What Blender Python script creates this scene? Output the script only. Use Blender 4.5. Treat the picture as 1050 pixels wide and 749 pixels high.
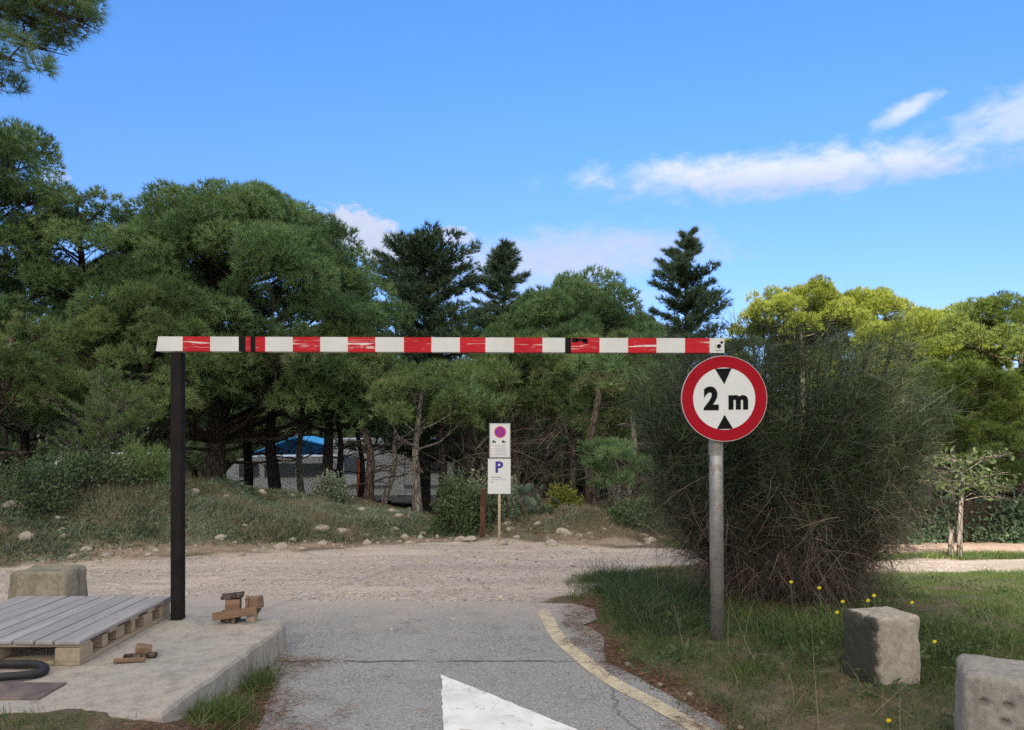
import bpy, bmesh, math, random
import numpy as np
from mathutils import Vector, Matrix, Euler

for o in list(bpy.data.objects):
    bpy.data.objects.remove(o, do_unlink=True)
S = bpy.context.scene
COL = S.collection
R = math.radians

# ------------------------------------------------------------------ camera
EYE = 1.55
F = 793.0                      # focal length in photo pixels
CX, HY = 525.0, 440.0          # photo column straight ahead, photo row of the horizon
cam = bpy.data.cameras.new('camera')
cam.sensor_width = 36.0
cam.lens = F / 1050 * 36.0
cam.shift_y = (HY - 374.5) / 1050
cam.clip_start, cam.clip_end = 0.05, 3000
camo = bpy.data.objects.new('camera', cam)
camo.location = (0, 0, EYE)
camo.rotation_euler = (R(90), 0, 0)
COL.objects.link(camo)
S.camera = camo

# ------------------------------------------------------------------ light
SUN_EL, SUN_AZ = 29.0, -166.0          # azimuth clockwise from straight ahead (+Y): behind the camera, a little left
SUN_STRENGTH, SKY_STRENGTH, EXPOSURE = 4.6, 0.15, 1.0
sd = Vector((math.sin(R(SUN_AZ)) * math.cos(R(SUN_EL)), math.cos(R(SUN_AZ)) * math.cos(R(SUN_EL)), math.sin(R(SUN_EL))))
sun = bpy.data.lights.new('sun', 'SUN')
sun.energy, sun.angle, sun.color = SUN_STRENGTH, R(0.7), (1.0, 0.90, 0.74)
suno = bpy.data.objects.new('sun', sun)
suno.rotation_euler = sd.to_track_quat('Z', 'Y').to_euler()
suno.location = (0, -20, 30)
COL.objects.link(suno)
vs = S.view_settings
vs.view_transform, vs.look, vs.exposure, vs.gamma = 'Standard', 'None', EXPOSURE, 1.0
vs.use_curve_mapping = False
S.render.engine = 'CYCLES'
S.cycles.max_bounces = 6
S.cycles.diffuse_bounces = 5
S.cycles.transparent_max_bounces = 8
S.cycles.use_denoising = False


class NT:
    """tiny node-tree writer"""
    def __init__(s, tree):
        s.t = tree
        tree.nodes.clear()
    def n(s, typ, ins=None, **props):
        nd = s.t.nodes.new(typ)
        for k, v in props.items():
            setattr(nd, k, v)
        for k, v in (ins or {}).items():
            sock = nd.inputs[k]
            if isinstance(v, bpy.types.NodeSocket):
                s.t.links.new(v, sock)
            elif v is not None:
                if sock.type == 'RGBA' and len(v) == 3:
                    v = (*v, 1)
                sock.default_value = v
        return nd
    def m(s, op, a, b=0.0, c=0.0, clamp=False):
        return s.n('ShaderNodeMath', {0: a, 1: b, 2: c}, operation=op, use_clamp=clamp).outputs[0]
    def mix(s, f, a, b, blend='MIX'):
        nd = s.n('ShaderNodeMix', data_type='RGBA', blend_type=blend)
        for k, v in ((0, f), (6, a), (7, b)):
            if isinstance(v, bpy.types.NodeSocket):
                s.t.links.new(v, nd.inputs[k])
            else:
                nd.inputs[k].default_value = (*v, 1) if isinstance(v, tuple) and len(v) == 3 else v
        return nd.outputs[2]
    def ss(s, x, lo, hi):
        nd = s.n('ShaderNodeMapRange', {0: x, 1: lo, 2: hi, 3: 0.0, 4: 1.0}, interpolation_type='SMOOTHSTEP')
        return nd.outputs[0]
    def noise(s, vec, scale, detail=4, rough=0.55, dist=0.0):
        return s.n('ShaderNodeTexNoise', {'Vector': vec, 'Scale': scale, 'Detail': detail, 'Roughness': rough, 'Distortion': dist}).outputs['Fac']
    def map(s, vec, scale=(1, 1, 1), loc=(0, 0, 0)):
        return s.n('ShaderNodeMapping', {'Vector': vec, 'Scale': scale, 'Location': loc}).outputs[0]
    def obj(s):
        return s.n('ShaderNodeTexCoord').outputs['Object']
    def attr(s, name):
        return s.n('ShaderNodeAttribute', attribute_name=name).outputs['Fac']
    def ramp(s, f, stops):
        nd = s.n('ShaderNodeValToRGB', {0: f})
        e = nd.color_ramp.elements
        while len(e) < len(stops):
            e.new(0.5)
        for el, (p, c) in zip(e, stops):
            el.position, el.color = p, (*c, 1)
        return nd.outputs[0]
    def bump(s, h, dist=0.02, strength=0.6):
        return s.n('ShaderNodeBump', {'Height': h, 'Distance': dist, 'Strength': strength}).outputs[0]
    def out(s, shader):
        s.n('ShaderNodeOutputMaterial', {0: shader})


# sky: physical sky with thin cloud banks fixed to compass directions
world = bpy.data.worlds.new('World')
S.world = world
world.use_nodes = True
w = NT(world.node_tree)
sky = w.n('ShaderNodeTexSky', sky_type='NISHITA', sun_disc=False, sun_elevation=R(SUN_EL), sun_rotation=R(SUN_AZ),
          air_density=1.0, dust_density=0.6, ozone_density=2.6, altitude=0)
gen = w.n('ShaderNodeTexCoord').outputs['Generated']
sep = w.n('ShaderNodeSeparateXYZ', {0: gen})
az = w.m('MULTIPLY', w.m('ARCTAN2', sep.outputs[0], sep.outputs[1]), 57.2958)
el = w.m('MULTIPLY', w.m('ARCSINE', sep.outputs[2]), 57.2958)
cv = w.n('ShaderNodeCombineXYZ', {0: az, 1: w.m('MULTIPLY', el, 1.9), 2: 0.0}).outputs[0]
fb = w.noise(cv, 0.42, 10, 0.62, 0.3)
fb2 = w.noise(w.map(cv, (1, 1, 1), (40, 13, 3)), 0.9, 6, 0.6, 0.3)


def bank(a0, e0, ra, re, slope, thr, soft, power=1.0, n=None):
    """one bank of clouds: an ellipse of sky around azimuth a0, elevation e0, broken up by noise"""
    da = w.m('DIVIDE', w.m('SUBTRACT', az, a0), ra)
    de = w.m('DIVIDE', w.m('SUBTRACT', w.m('SUBTRACT', el, e0), w.m('MULTIPLY', w.m('SUBTRACT', az, a0), slope)), re)
    d = w.m('SQRT', w.m('ADD', w.m('MULTIPLY', da, da), w.m('MULTIPLY', de, de)))
    m = w.m('SUBTRACT', 1.0, d)
    v = w.m('ADD', w.m('MULTIPLY', m, 0.95), w.m('MULTIPLY', w.m('SUBTRACT', n or fb, 0.5), 1.25))
    return w.m('MULTIPLY', w.ss(v, thr, thr + soft), power), de

banks = [bank(19.8, 17.3, 20.0, 2.15, -0.03, 0.06, 0.75, 0.9), bank(34.0, 18.6, 8.0, 2.8, 0.10, 0.12, 0.75, 0.62),
         bank(26.8, 20.1, 3.0, 1.0, 0.33, 0.12, 0.75, 0.75), bank(-10.8, 13.8, 3.9, 2.1, -0.25, 0.05, 0.3, 1.0, fb2),
         bank(-4.3, 13.9, 2.2, 1.0, 0.0, 0.1, 0.3, 0.8, fb2), bank(4.0, 12.4, 14.0, 2.6, 0.06, -0.05, 0.8, 0.8),
         bank(-30.6, 15.7, 1.3, 0.55, 0.2, 0.1, 0.4, 0.45, fb2), bank(2.5, 9.5, 13.0, 1.6, 0.0, 0.1, 0.5, 0.4),
         bank(110, 14, 30, 5, 0.0, 0.0, 0.5, 0.9)]
dens, under = None, None
for c, de in banks:
    dens = c if dens is None else w.m('MAXIMUM', dens, c)
# broken cloud deck added out of view overhead and behind as neutral fill light
back = w.m('ADD', w.m('MULTIPLY', sep.outputs[1], -0.6), w.m('MULTIPLY', sep.outputs[2], 0.95))
fill_deck = w.m('MULTIPLY', w.ss(w.m('ADD', back, w.m('MULTIPLY', w.m('SUBTRACT', fb, 0.5), 0.7)), 0.22, 0.55), 0.95)
shade = w.ss(banks[0][1], -0.55, 0.35)
ctex = w.m('ADD', w.m('MULTIPLY', shade, 0.65), w.m('MULTIPLY', fb2, 0.5), clamp=True)
ccol = w.mix(ctex, (1.8, 2.1, 2.9), (3.1, 3.2, 3.6))
fill_deck_col = (4.85, 4.75, 4.55)
# clear washed air: less white towards the horizon than the default sky
air = w.mix(w.ss(el, 32.0, 4.0), (0.37, 0.65, 0.92), (0.38, 0.455, 0.70))
skyb = w.mix(1.0, sky.outputs[0], air, 'MULTIPLY')
skyc = w.mix(fill_deck, w.mix(dens, skyb, ccol), fill_deck_col)
w.n('ShaderNodeOutputWorld', {0: w.n('ShaderNodeBackground', {0: skyc, 1: SKY_STRENGTH}).outputs[0]})

# ------------------------------------------------------------------ helpers


def tag(o, label=None, cat=None, group=None, kind=None):
    if label: o['label'] = label
    if cat: o['category'] = cat
    if group: o['group'] = group
    if kind: o['kind'] = kind
    return o


def empty(name, loc=(0, 0, 0), rz=0.0, label=None, cat=None, group=None):
    o = bpy.data.objects.new(name, None)
    o.empty_display_size = 0.2
    o.location, o.rotation_euler = loc, (0, 0, rz)
    COL.objects.link(o)
    return tag(o, label, cat, group)


def link(name, me, parent=None, loc=None, rot=None):
    o = bpy.data.objects.new(name, me)
    COL.objects.link(o)
    if parent: o.parent = parent
    if loc is not None: o.location = loc
    if rot is not None: o.rotation_euler = rot
    return o


def raw_mesh(name, V, F3=None, F4=None, mats=(), tint=None, attrs=None, smooth=False, mi=None):
    me = bpy.data.meshes.new(name)
    V = np.asarray(V, dtype=np.float32)
    n3 = 0 if F3 is None else len(F3)
    n4 = 0 if F4 is None else len(F4)
    loops = np.concatenate([np.asarray(F3, dtype=np.int32).ravel() if n3 else np.zeros(0, np.int32),
                            np.asarray(F4, dtype=np.int32).ravel() if n4 else np.zeros(0, np.int32)])
    starts = np.concatenate([np.arange(n3) * 3, n3 * 3 + np.arange(n4) * 4]).astype(np.int32)
    me.vertices.add(len(V)); me.vertices.foreach_set('co', V.ravel())
    me.loops.add(len(loops)); me.loops.foreach_set('vertex_index', loops)
    me.polygons.add(n3 + n4); me.polygons.foreach_set('loop_start', starts)
    if smooth: me.polygons.foreach_set('use_smooth', np.ones(n3 + n4, dtype=bool))
    if mi is not None: me.polygons.foreach_set('material_index', np.asarray(mi, dtype=np.int32))
    for m in (mats if isinstance(mats, (list, tuple)) else [mats]): me.materials.append(m)
    if tint is not None: attrs = dict(attrs or {}, tint=tint)
    for k, v in (attrs or {}).items():
        a = me.attributes.new(k, 'FLOAT', 'POINT')
        a.data.foreach_set('value', np.asarray(v, dtype=np.float32))
    me.update(calc_edges=True)
    return me


class MB:
    """collects boxes, tubes and prisms into one mesh"""
    def __init__(s):
        s.bm = bmesh.new()
    def box(s, c, size, rot=None, bevel=0.0, seg=1, taper=1.0, mi=0):
        g = bmesh.ops.create_cube(s.bm, size=1.0)
        vs_ = g['verts']
        for v in vs_:
            k = taper if v.co.z > 0 else 1.0
            v.co = Vector((v.co.x * size[0] * k, v.co.y * size[1] * k, v.co.z * size[2]))
        fs = list({f for v in vs_ for f in v.link_faces})
        for f in fs: f.material_index = mi
        if bevel:
            es = list({e for v in vs_ for e in v.link_edges})
            r = bmesh.ops.bevel(s.bm, geom=es, offset=bevel, segments=seg, affect='EDGES', profile=0.5)
            vs_ = list({v for f in r['faces'] for v in f.verts} | {v for v in vs_ if v.is_valid})
        M = Matrix.Translation(Vector(c)) @ (Euler(rot).to_matrix().to_4x4() if rot else Matrix())
        bmesh.ops.transform(s.bm, matrix=M, verts=[v for v in vs_ if v.is_valid])
        return s
    def tube(s, path, radii, sides=8, cap=True, smooth=True):
        path = [Vector(p) for p in path]
        if not isinstance(radii, (list, tuple)): radii = [radii] * len(path)
        rings = []
        ref = Vector((0.31, 0.17, 0.93))
        for i, p in enumerate(path):
            d = (path[min(i + 1, len(path) - 1)] - path[max(i - 1, 0)])
            d = d.normalized() if d.length > 1e-9 else Vector((0, 0, 1))
            if abs(d.dot(ref)) > 0.97: ref = Vector((1, 0, 0))
            a = d.cross(ref).normalized(); b = d.cross(a)
            rings.append([s.bm.verts.new(p + (a * math.cos(t) + b * math.sin(t)) * radii[i])
                          for t in [2 * math.pi * k / sides for k in range(sides)]])
        for r0, r1 in zip(rings, rings[1:]):
            for k in range(sides):
                f = s.bm.faces.new((r0[k], r0[(k + 1) % sides], r1[(k + 1) % sides], r1[k]))
                f.smooth = smooth
        if cap:
            s.bm.faces.new(rings[0][::-1]); s.bm.faces.new(rings[-1])
        return s
    def prism(s, pts, z0, z1, axis='z', mi=0):
        """polygon pts (2-D) extruded from z0 to z1 along an axis: z, or y (points are x,z)"""
        def P(p, h):
            return Vector((p[0], p[1], h)) if axis == 'z' else Vector((p[0], h, p[1])) if axis == 'y' else Vector((h, p[0], p[1]))
        a = [s.bm.verts.new(P(p, z0)) for p in pts]; b = [s.bm.verts.new(P(p, z1)) for p in pts]
        fs = [s.bm.faces.new(a), s.bm.faces.new(b[::-1])]
        n = len(pts)
        for i in range(n):
            fs.append(s.bm.faces.new((a[i], b[i], b[(i + 1) % n], a[(i + 1) % n])))
        for f in fs: f.material_index = mi
        return s
    def mesh(s, name, mats):
        bmesh.ops.recalc_face_normals(s.bm, faces=s.bm.faces)
        me = bpy.data.meshes.new(name)
        s.bm.to_mesh(me); s.bm.free()
        for m in (mats if isinstance(mats, (list, tuple)) else [mats]): me.materials.append(m)
        return me
    def build(s, name, mats, parent=None, loc=None, rot=None):
        return link(name, s.mesh(name, mats), parent, loc, rot)


def copy_thing(o, parent=None):
    c = o.copy(); COL.objects.link(c); c.parent = parent
    for ch in list(o.children): copy_thing(ch, c)
    return c


def sstep(a, b, x):
    t = np.clip((x - a) / (b - a), 0, 1)
    return t * t * (3 - 2 * t)


def vnoise(x, y, scale, seed):
    """smooth value noise, -1..1"""
    x, y = np.asarray(x, float) * scale, np.asarray(y, float) * scale
    xi, yi = np.floor(x), np.floor(y)
    fx, fy = x - xi, y - yi
    fx, fy = fx * fx * (3 - 2 * fx), fy * fy * (3 - 2 * fy)
    def h(a, b):
        v = np.sin(a * 127.1 + b * 311.7 + seed * 74.7) * 43758.5453
        return v - np.floor(v)
    return 2 * ((h(xi, yi) * (1 - fx) + h(xi + 1, yi) * fx) * (1 - fy) + (h(xi, yi + 1) * (1 - fx) + h(xi + 1, yi + 1) * fx) * fy) - 1


def inside(poly, x, y):
    c = np.zeros(np.shape(x), bool)
    n = len(poly)
    for i in range(n):
        (x0, y0), (x1, y1) = poly[i], poly[(i + 1) % n]
        if y0 == y1: continue
        c ^= ((y0 > y) != (y1 > y)) & (x < (x1 - x0) * (y - y0) / (y1 - y0) + x0)
    return c


def soft_inside(poly, x, y, blur, seed=1):
    """0..1 membership with a ragged edge about `blur` metres wide"""
    acc = 0
    nx = vnoise(x, y, 1.3, seed) * blur + vnoise(x, y, 4.5, seed + 3) * blur * 0.6
    ny = vnoise(x, y, 1.3, seed + 7) * blur + vnoise(x, y, 4.5, seed + 9) * blur * 0.6
    for dx, dy in ((0, 0), (.5, .2), (-.5, .3), (.1, -.6), (-.2, .7), (.7, -.3), (-.7, -.2)):
        acc = acc + inside(poly, x + nx + dx * blur * 0.5, y + ny + dy * blur * 0.5)
    return acc / 7.0


# ------------------------------------------------------------------ terrain
YB_X = [-40, -14, -6.2, -4.6, -1.2, 1.7, 4.0, 60]
YB_Y = [2.0, 4.6, 9.3, 10.55, 12.9, 12.0, 14.0, 18.0]
BH_X = [-40, -14, -8, -5.5, -3.6, -1.6, -0.9, 0.0, 1.5, 2.6, 60]
BH_Y = [1.0, 1.0, 0.82, 0.80, 0.52, 0.12, 0.10, 0.40, 0.36, 0.0, 0.0]


def zt(x, y):
    x, y = np.asarray(x, float), np.asarray(y, float)
    s = 0.052 + 0.048 * sstep(1.5, 5.0, x)
    d = np.clip(y - 6.0, 0, 22.0)
    d = np.where(d < 1.0, d * d * 0.5, d - 0.5)
    z = -s * d - 0.5 * sstep(17, 25, y) * (1 - sstep(1.5, 5, x))
    b = (y - np.interp(x, YB_X, YB_Y)) * 0.85
    p = sstep(0, 2.4, b) * (1 - 0.55 * sstep(3.5, 9, b))
    h = np.interp(x, BH_X, BH_Y) * p
    h = h * (1 + 0.28 * vnoise(x, y, 0.9, 5)) + p * (h > 0.02) * 0.05 * vnoise(x, y, 3.1, 6)
    k = (1 - sstep(-1.85, -1.36, x)) * (1 - sstep(3.6, 4.4, y)) * sstep(-6, 2, y)
    return z + h + 0.165 * k


def zg(x, y):
    return float(zt(x, y))


def at(px, py, Y):
    """world point seen at photo pixel (px, py) at distance Y ahead"""
    return Vector(((px - CX) / F * Y, Y, EYE - (py - HY) / F * Y))


def on_ground(px, py, y0=2.5, y1=60.0):
    """where the sight line of photo pixel (px, py) meets the terrain"""
    Y = np.linspace(y0, y1, 6000)
    X = (px - CX) / F * Y
    Z = EYE - (py - HY) / F * Y
    k = np.argmax(Z <= zt(X, Y))
    return Vector((X[k], Y[k], float(zt(X[k], Y[k]))))


def flat(px, py, z=0.0):
    Y = (EYE - z) * F / (py - HY)
    return ((px - CX) / F * Y, Y)


ASPHALT = [flat(*p) for p in ((745, 746), (646, 691), (621, 679), (619, 654), (608, 646), (598, 641), (611, 636), (609, 624), (591, 617), (547, 616), (500, 613), (440, 615), (390, 612), (330, 615), (280, 612), (225, 606))]
ASPHALT = [(0.95, 3.2), (1.05, 2.6), (0.9, 0.5), (0.9, -12)][::-1] + ASPHALT + [(-3.0, 7.3), (-3.4, 6.8), (-3.3, 5.2), (-1.62, 5.1), (-1.52, 4.9), (-1.43, 4.6), (-1.33, 4.1), (-1.29, 3.6), (-1.3, 2.6), (-1.3, 0), (-1.3, -12)]
GRAVEL = [(-30, -2), (-30, 3.2), (-14, 4.9), (-6.2, 9.3), (-4.6, 10.5), (-1.2, 12.8), (0.2, 12.7), (1.7, 11.9), (4.5, 12.7), (9, 12.9), (30, 13.5), (30, 11.2), (9, 10.5), (4.6, 10.35), (2.6, 9.9), (1.15, 8.9), (0.62, 7.9), (0.5, 7.2), (0.3, 6.6), (-2.0, 5.2), (-6, 2.5)]
DIRT = [(2.4, 14.2), (4.8, 13.7), (9, 14.3), (40, 16), (40, 24), (9, 19.5), (5, 19), (2.0, 17)]
LITTER = [flat(*p) for p in ((770, 749), (662, 691), (640, 676), (642, 652), (625, 636), (618, 618), (600, 604), (575, 602), (580, 622), (590, 640), (590, 655), (600, 684), (640, 705), (715, 749))]
LITTER2 = [(-1.62, 5.2), (-1.2, 5.25), (-1.12, 3.0), (-1.5, 1.0), (-1.75, 3.4)]


def axis(lo, a, b, hi, step, grow=1.12):
    r = list(np.arange(a, b + 1e-6, step))
    v, s = b, step
    while v < hi:
        s *= grow; v += s; r.append(v)
    v, s, l = a, step, []
    while v > lo:
        s *= grow; v -= s; l.append(v)
    return np.array(l[::-1] + r)

# ------------------------------------------------------------------ materials


def principled(t, color, rough=0.8, normal=None, metallic=0.0, spec=0.3):
    ins = {'Base Color': color, 'Roughness': rough, 'Metallic': metallic, 'Specular IOR Level': spec}
    if normal is not None: ins['Normal'] = normal
    return t.n('ShaderNodeBsdfPrincipled', ins).outputs[0]


def mat(name):
    m = bpy.data.materials.new(name)
    m.use_nodes = True
    return m, NT(m.node_tree)


def m_plain(name, c, rough=0.6, var=0.12, scale=6.0, metallic=0.0, bump=0.0, spec=0.3, c2=None):
    m, t = mat(name)
    o = t.obj()
    n1 = t.noise(o, scale, 5, 0.6)
    col = t.mix(t.ss(n1, 0.3, 0.7), tuple(x * (1 - var) for x in c), tuple(min(1, x * (1 + var)) for x in c))
    if c2: col = t.mix(t.ss(t.noise(t.map(o, (1, 1, 1), (7, 3, 1)), scale * 0.6, 7, 0.65), 0.52, 0.66), col, c2)
    nrm = t.bump(t.noise(o, scale * 6, 4, 0.6), 0.01, bump) if bump else None
    t.out(principled(t, col, rough, nrm, metallic, spec))
    return m


def m_leaf(name, stops, rough=0.55, trans=0.28, big=0.5):
    """foliage: leaf colour varies from tuft to tuft and slowly across the plant"""
    m, t = mat(name)
    f = t.attr('tint')
    geo = t.n('ShaderNodeNewGeometry').outputs['Position']
    f = t.m('ADD', f, t.m('MULTIPLY', t.m('SUBTRACT', t.noise(geo, big, 3, 0.6), 0.5), 0.9), clamp=True)
    col = t.ramp(f, stops)
    p = principled(t, col, rough, None, 0, 0.25)
    tr = t.n('ShaderNodeBsdfTranslucent', {0: col}).outputs[0]
    t.out(t.n('ShaderNodeMixShader', {0: trans, 1: p, 2: tr}).outputs[0])
    return m


def m_bark(name, a, b, scale=9):
    m, t = mat(name)
    o = t.map(t.obj(), (1, 1, 0.28))
    n1 = t.noise(o, scale, 6, 0.65)
    v = t.n('ShaderNodeTexVoronoi', {'Vector': o, 'Scale': scale * 1.6}, feature='DISTANCE_TO_EDGE').outputs[0]
    col = t.mix(t.ss(n1, 0.3, 0.7), a, b)
    col = t.mix(t.ss(v, 0.09, 0.0), col, tuple(x * 0.35 for x in a))
    t.out(principled(t, col, 0.9, t.bump(t.m('ADD', n1, t.ss(v, 0.0, 0.15)), 0.03, 0.8), 0, 0.15))
    return m


def m_concrete(name, c, dark, warm, moss=None, scale=1.0):
    m, t = mat(name)
    o = t.obj()
    n1 = t.noise(o, 2.2 * scale, 8, 0.65, 0.3)
    n2 = t.noise(o, 14 * scale, 6, 0.7)
    n3 = t.noise(t.map(o, (1, 1, 0.25), (3, 9, 2)), 5 * scale, 6, 0.7)
    col = t.mix(t.ss(n1, 0.35, 0.68), c, warm)
    col = t.mix(t.m('MULTIPLY', t.ss(n3, 0.5, 0.72), 0.65), col, dark)
    col = t.mix(t.m('MULTIPLY', t.ss(n2, 0.42, 0.72), 0.6), col, tuple(x * 0.5 for x in c))
    col = t.mix(t.m('MULTIPLY', t.ss(t.noise(o, 60 * scale, 3, 0.6), 0.45, 0.7), 0.35), col, tuple(min(1, x * 1.35) for x in c))
    streak = t.noise(t.map(o, (1, 1, 0.12), (8, 2, 5)), 9 * scale, 5, 0.65)
    col = t.mix(t.m('MULTIPLY', t.ss(streak, 0.52, 0.68), 0.45), col, dark)
    pits = t.n('ShaderNodeTexVoronoi', {'Vector': o, 'Scale': 42 * scale}, feature='F1').outputs[0]
    col = t.mix(t.m('MULTIPLY', t.ss(pits, 0.16, 0.05), 0.55), col, tuple(x * 0.4 for x in dark))
    if moss:
        g = t.n('ShaderNodeSeparateXYZ', {0: o})
        mm = t.m('MULTIPLY', t.ss(t.m('ADD', t.m('MULTIPLY', g.outputs[0], -1.0), t.m('MULTIPLY', t.m('SUBTRACT', n2, .5), .10)), moss[1], moss[1] + .04), 0.95)
        col = t.mix(mm, col, moss[0])
    h = t.m('ADD', t.m('MULTIPLY', n2, 0.6), t.m('MULTIPLY', t.noise(o, 90 * scale, 3, 0.6), 0.5))
    t.out(principled(t, col, 0.92, t.bump(h, 0.012, 0.6), 0, 0.2))
    return m


def m_wood(name, c, c2, axis_=1):
    m, t = mat(name)
    sc = [14, 14, 14]; sc[axis_] = 1.1
    rnd = t.n('ShaderNodeObjectInfo').outputs['Random']
    o = t.n('ShaderNodeMapping', {'Vector': t.obj(), 'Scale': tuple(sc), 'Location': t.n('ShaderNodeCombineXYZ', {0: t.m('MULTIPLY', rnd, 40), 1: t.m('MULTIPLY', rnd, 17), 2: 0.0}).outputs[0]}).outputs[0]
    n1 = t.noise(o, 1.6, 6, 0.65, 0.6)
    col = t.mix(t.ss(n1, 0.3, 0.72), c, c2)
    col = t.mix(t.m('MULTIPLY', rnd, 0.45), col, tuple(x * 0.6 for x in c2))
    st = t.noise(t.obj(), 5, 5, 0.6)
    col = t.mix(t.m('MULTIPLY', t.ss(st, 0.58, 0.75), 0.5), col, tuple(x * 0.35 for x in c))
    t.out(principled(t, col, 0.85, t.bump(n1, 0.006, 0.6), 0, 0.2))
    return m


# ground: bare soil and thatch, with gravel, red earth and needle litter where the masks say so
mg, t = mat('ground_soil')
o = t.obj()
nA, nB, nC = t.noise(o, 0.9, 6, 0.6), t.noise(o, 7, 6, 0.65), t.noise(o, 45, 4, 0.6)
soil = t.mix(t.ss(nA, 0.36, 0.66), (0.062, 0.068, 0.032), (0.125, 0.092, 0.062))
soil = t.mix(t.m('MULTIPLY', t.ss(nB, 0.45, 0.7), 0.6), soil, (0.21, 0.16, 0.115))
vor = t.n('ShaderNodeTexVoronoi', {'Vector': o, 'Scale': 34.0, 'Randomness': 1.0})
vor2 = t.n('ShaderNodeTexVoronoi', {'Vector': o, 'Scale': 90.0, 'Randomness': 1.0})
stone = t.ramp(t.n('ShaderNodeSeparateColor', {0: vor.outputs['Color']}).outputs[0], [(0.0, (0.22, 0.18, 0.15)), (0.5, (0.40, 0.335, 0.285)), (1.0, (0.60, 0.525, 0.455))])
fine = t.ramp(t.n('ShaderNodeSeparateColor', {0: vor2.outputs['Color']}).outputs[1], [(0.0, (0.29, 0.24, 0.20)), (1.0, (0.52, 0.445, 0.385))])
grav = t.mix(t.ss(t.noise(o, 3.0, 5, 0.6), 0.42, 0.62), fine, stone)
grav = t.mix(t.m('MULTIPLY', t.ss(t.noise(t.map(o, (0.5, 1.4, 1)), 0.85, 6, 0.6, 0.4), 0.45, 0.68), 0.6), grav, (0.60, 0.49, 0.40))
grav = t.mix(t.m('MULTIPLY', t.ss(t.noise(t.map(o, (0.35, 1.3, 1), (4, 8, 0)), 1.1, 6, 0.65, 0.5), 0.55, 0.7), 0.6), grav, (0.25, 0.215, 0.18))
dirt = t.mix(t.ss(nB, 0.35, 0.7), (0.46, 0.31, 0.225), (0.55, 0.42, 0.33))
lit = t.mix(t.ss(nC, 0.35, 0.68), (0.055, 0.03, 0.022), (0.19, 0.10, 0.07))
col = t.mix(t.attr('gravel'), soil, grav)
col = t.mix(t.attr('dirt'), col, dirt)
col = t.mix(t.m('MULTIPLY', t.attr('litter'), 0.92), col, lit)
hh = t.m('ADD', t.m('MULTIPLY', nC, 0.5), t.m('ADD', nB, t.m('MULTIPLY', t.ss(vor.outputs['Distance'], 0.5, 0.0), 0.6)))
t.out(principled(t, col, 0.95, t.bump(hh, 0.03, 0.7), 0, 0.12))

# asphalt
ma, t = mat('asphalt')
o = t.obj()
agg = t.n('ShaderNodeTexVoronoi', {'Vector': o, 'Scale': 130.0})
aggc = t.n('ShaderNodeSeparateColor', {0: agg.outputs['Color']}).outputs[0]
base = t.ramp(aggc, [(0.0, (0.145, 0.141, 0.136)), (0.55, (0.24, 0.234, 0.226)), (1.0, (0.38, 0.37, 0.352))])
big = t.noise(o, 0.75, 7, 0.65, 0.4)
base = t.mix(t.m('MULTIPLY', t.ss(big, 0.38, 0.66), 0.45), base, (0.30, 0.294, 0.284))
base = t.mix(t.m('MULTIPLY', t.ss(t.noise(o, 2.6, 8, 0.7, 0.3), 0.54, 0.68), 0.45), base, (0.17, 0.166, 0.16))
base = t.mix(t.m('MULTIPLY', t.ss(t.noise(t.map(o, (1.4, 0.35, 1), (3, 1, 0)), 1.6, 6, 0.65), 0.52, 0.7), 0.35), base, (0.36, 0.34, 0.31))
sp = t.n('ShaderNodeSeparateXYZ', {0: o})
wig = t.m('MULTIPLY', t.m('SUBTRACT', t.noise(t.map(o, (1, 0, 0)), 2.5, 7, 0.7), 0.5), 0.16)
wig2 = t.m('MULTIPLY', t.m('SUBTRACT', t.noise(t.map(o, (0, 1, 0), (5, 0, 2)), 1.8, 7, 0.7), 0.5), 0.5)
crack = t.ss(t.m('ABSOLUTE', t.m('SUBTRACT', t.m('ADD', sp.outputs[1], wig), 5.15)), 0.026, 0.006)
ck2 = t.m('MULTIPLY', t.ss(t.m('ABSOLUTE', t.m('SUBTRACT', t.m('ADD', sp.outputs[0], wig2), 0.62)), 0.012, 0.003), t.ss(sp.outputs[1], 5.3, 5.0))
cr = t.m('MAXIMUM', t.m('MULTIPLY', crack, t.ss(t.noise(o, 5, 3), 0.3, 0.5)), t.m('MULTIPLY', ck2, 0.6))
base = t.mix(t.m('MULTIPLY', cr, 0.8), base, (0.05, 0.048, 0.045))
# pale dust washed over the far end
dust = t.m('MULTIPLY', t.ss(t.m('ADD', sp.outputs[1], t.m('MULTIPLY', t.m('SUBTRACT', t.noise(o, 1.6, 6, 0.7), 0.5), 2.2)), 5.7, 7.3), 0.92)
base = t.mix(dust, base, (0.40, 0.34, 0.295))
t.out(principled(t, base, 0.88, t.bump(t.m('SUBTRACT', t.m('ADD', t.m('MULTIPLY', agg.outputs['Distance'], 0.5), t.noise(o, 60, 3)), t.m('MULTIPLY', cr, 2)), 0.008, 0.7), 0, 0.25))


def m_worn(name, c, lo, hi, scale=6.0, dirty=(0.26, 0.25, 0.24)):
    m, t = mat(name)
    o = t.obj()
    n = t.m('ADD', t.m('MULTIPLY', t.noise(o, scale, 8, 0.75), 0.65), t.m('MULTIPLY', t.noise(o, scale * 9, 4, 0.6), 0.35))
    f = t.ss(n, lo, hi)
    d = t.mix(t.m('MULTIPLY', t.ss(t.noise(o, 3, 6, 0.7), 0.4, 0.7), 0.35), c, dirty)
    p = principled(t, d, 0.75, t.bump(t.noise(o, 120, 3), 0.004, 0.5), 0, 0.25)
    t.out(t.n('ShaderNodeMixShader', {0: f, 1: t.n('ShaderNodeBsdfTransparent').outputs[0], 2: p}).outputs[0])
    return m

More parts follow.
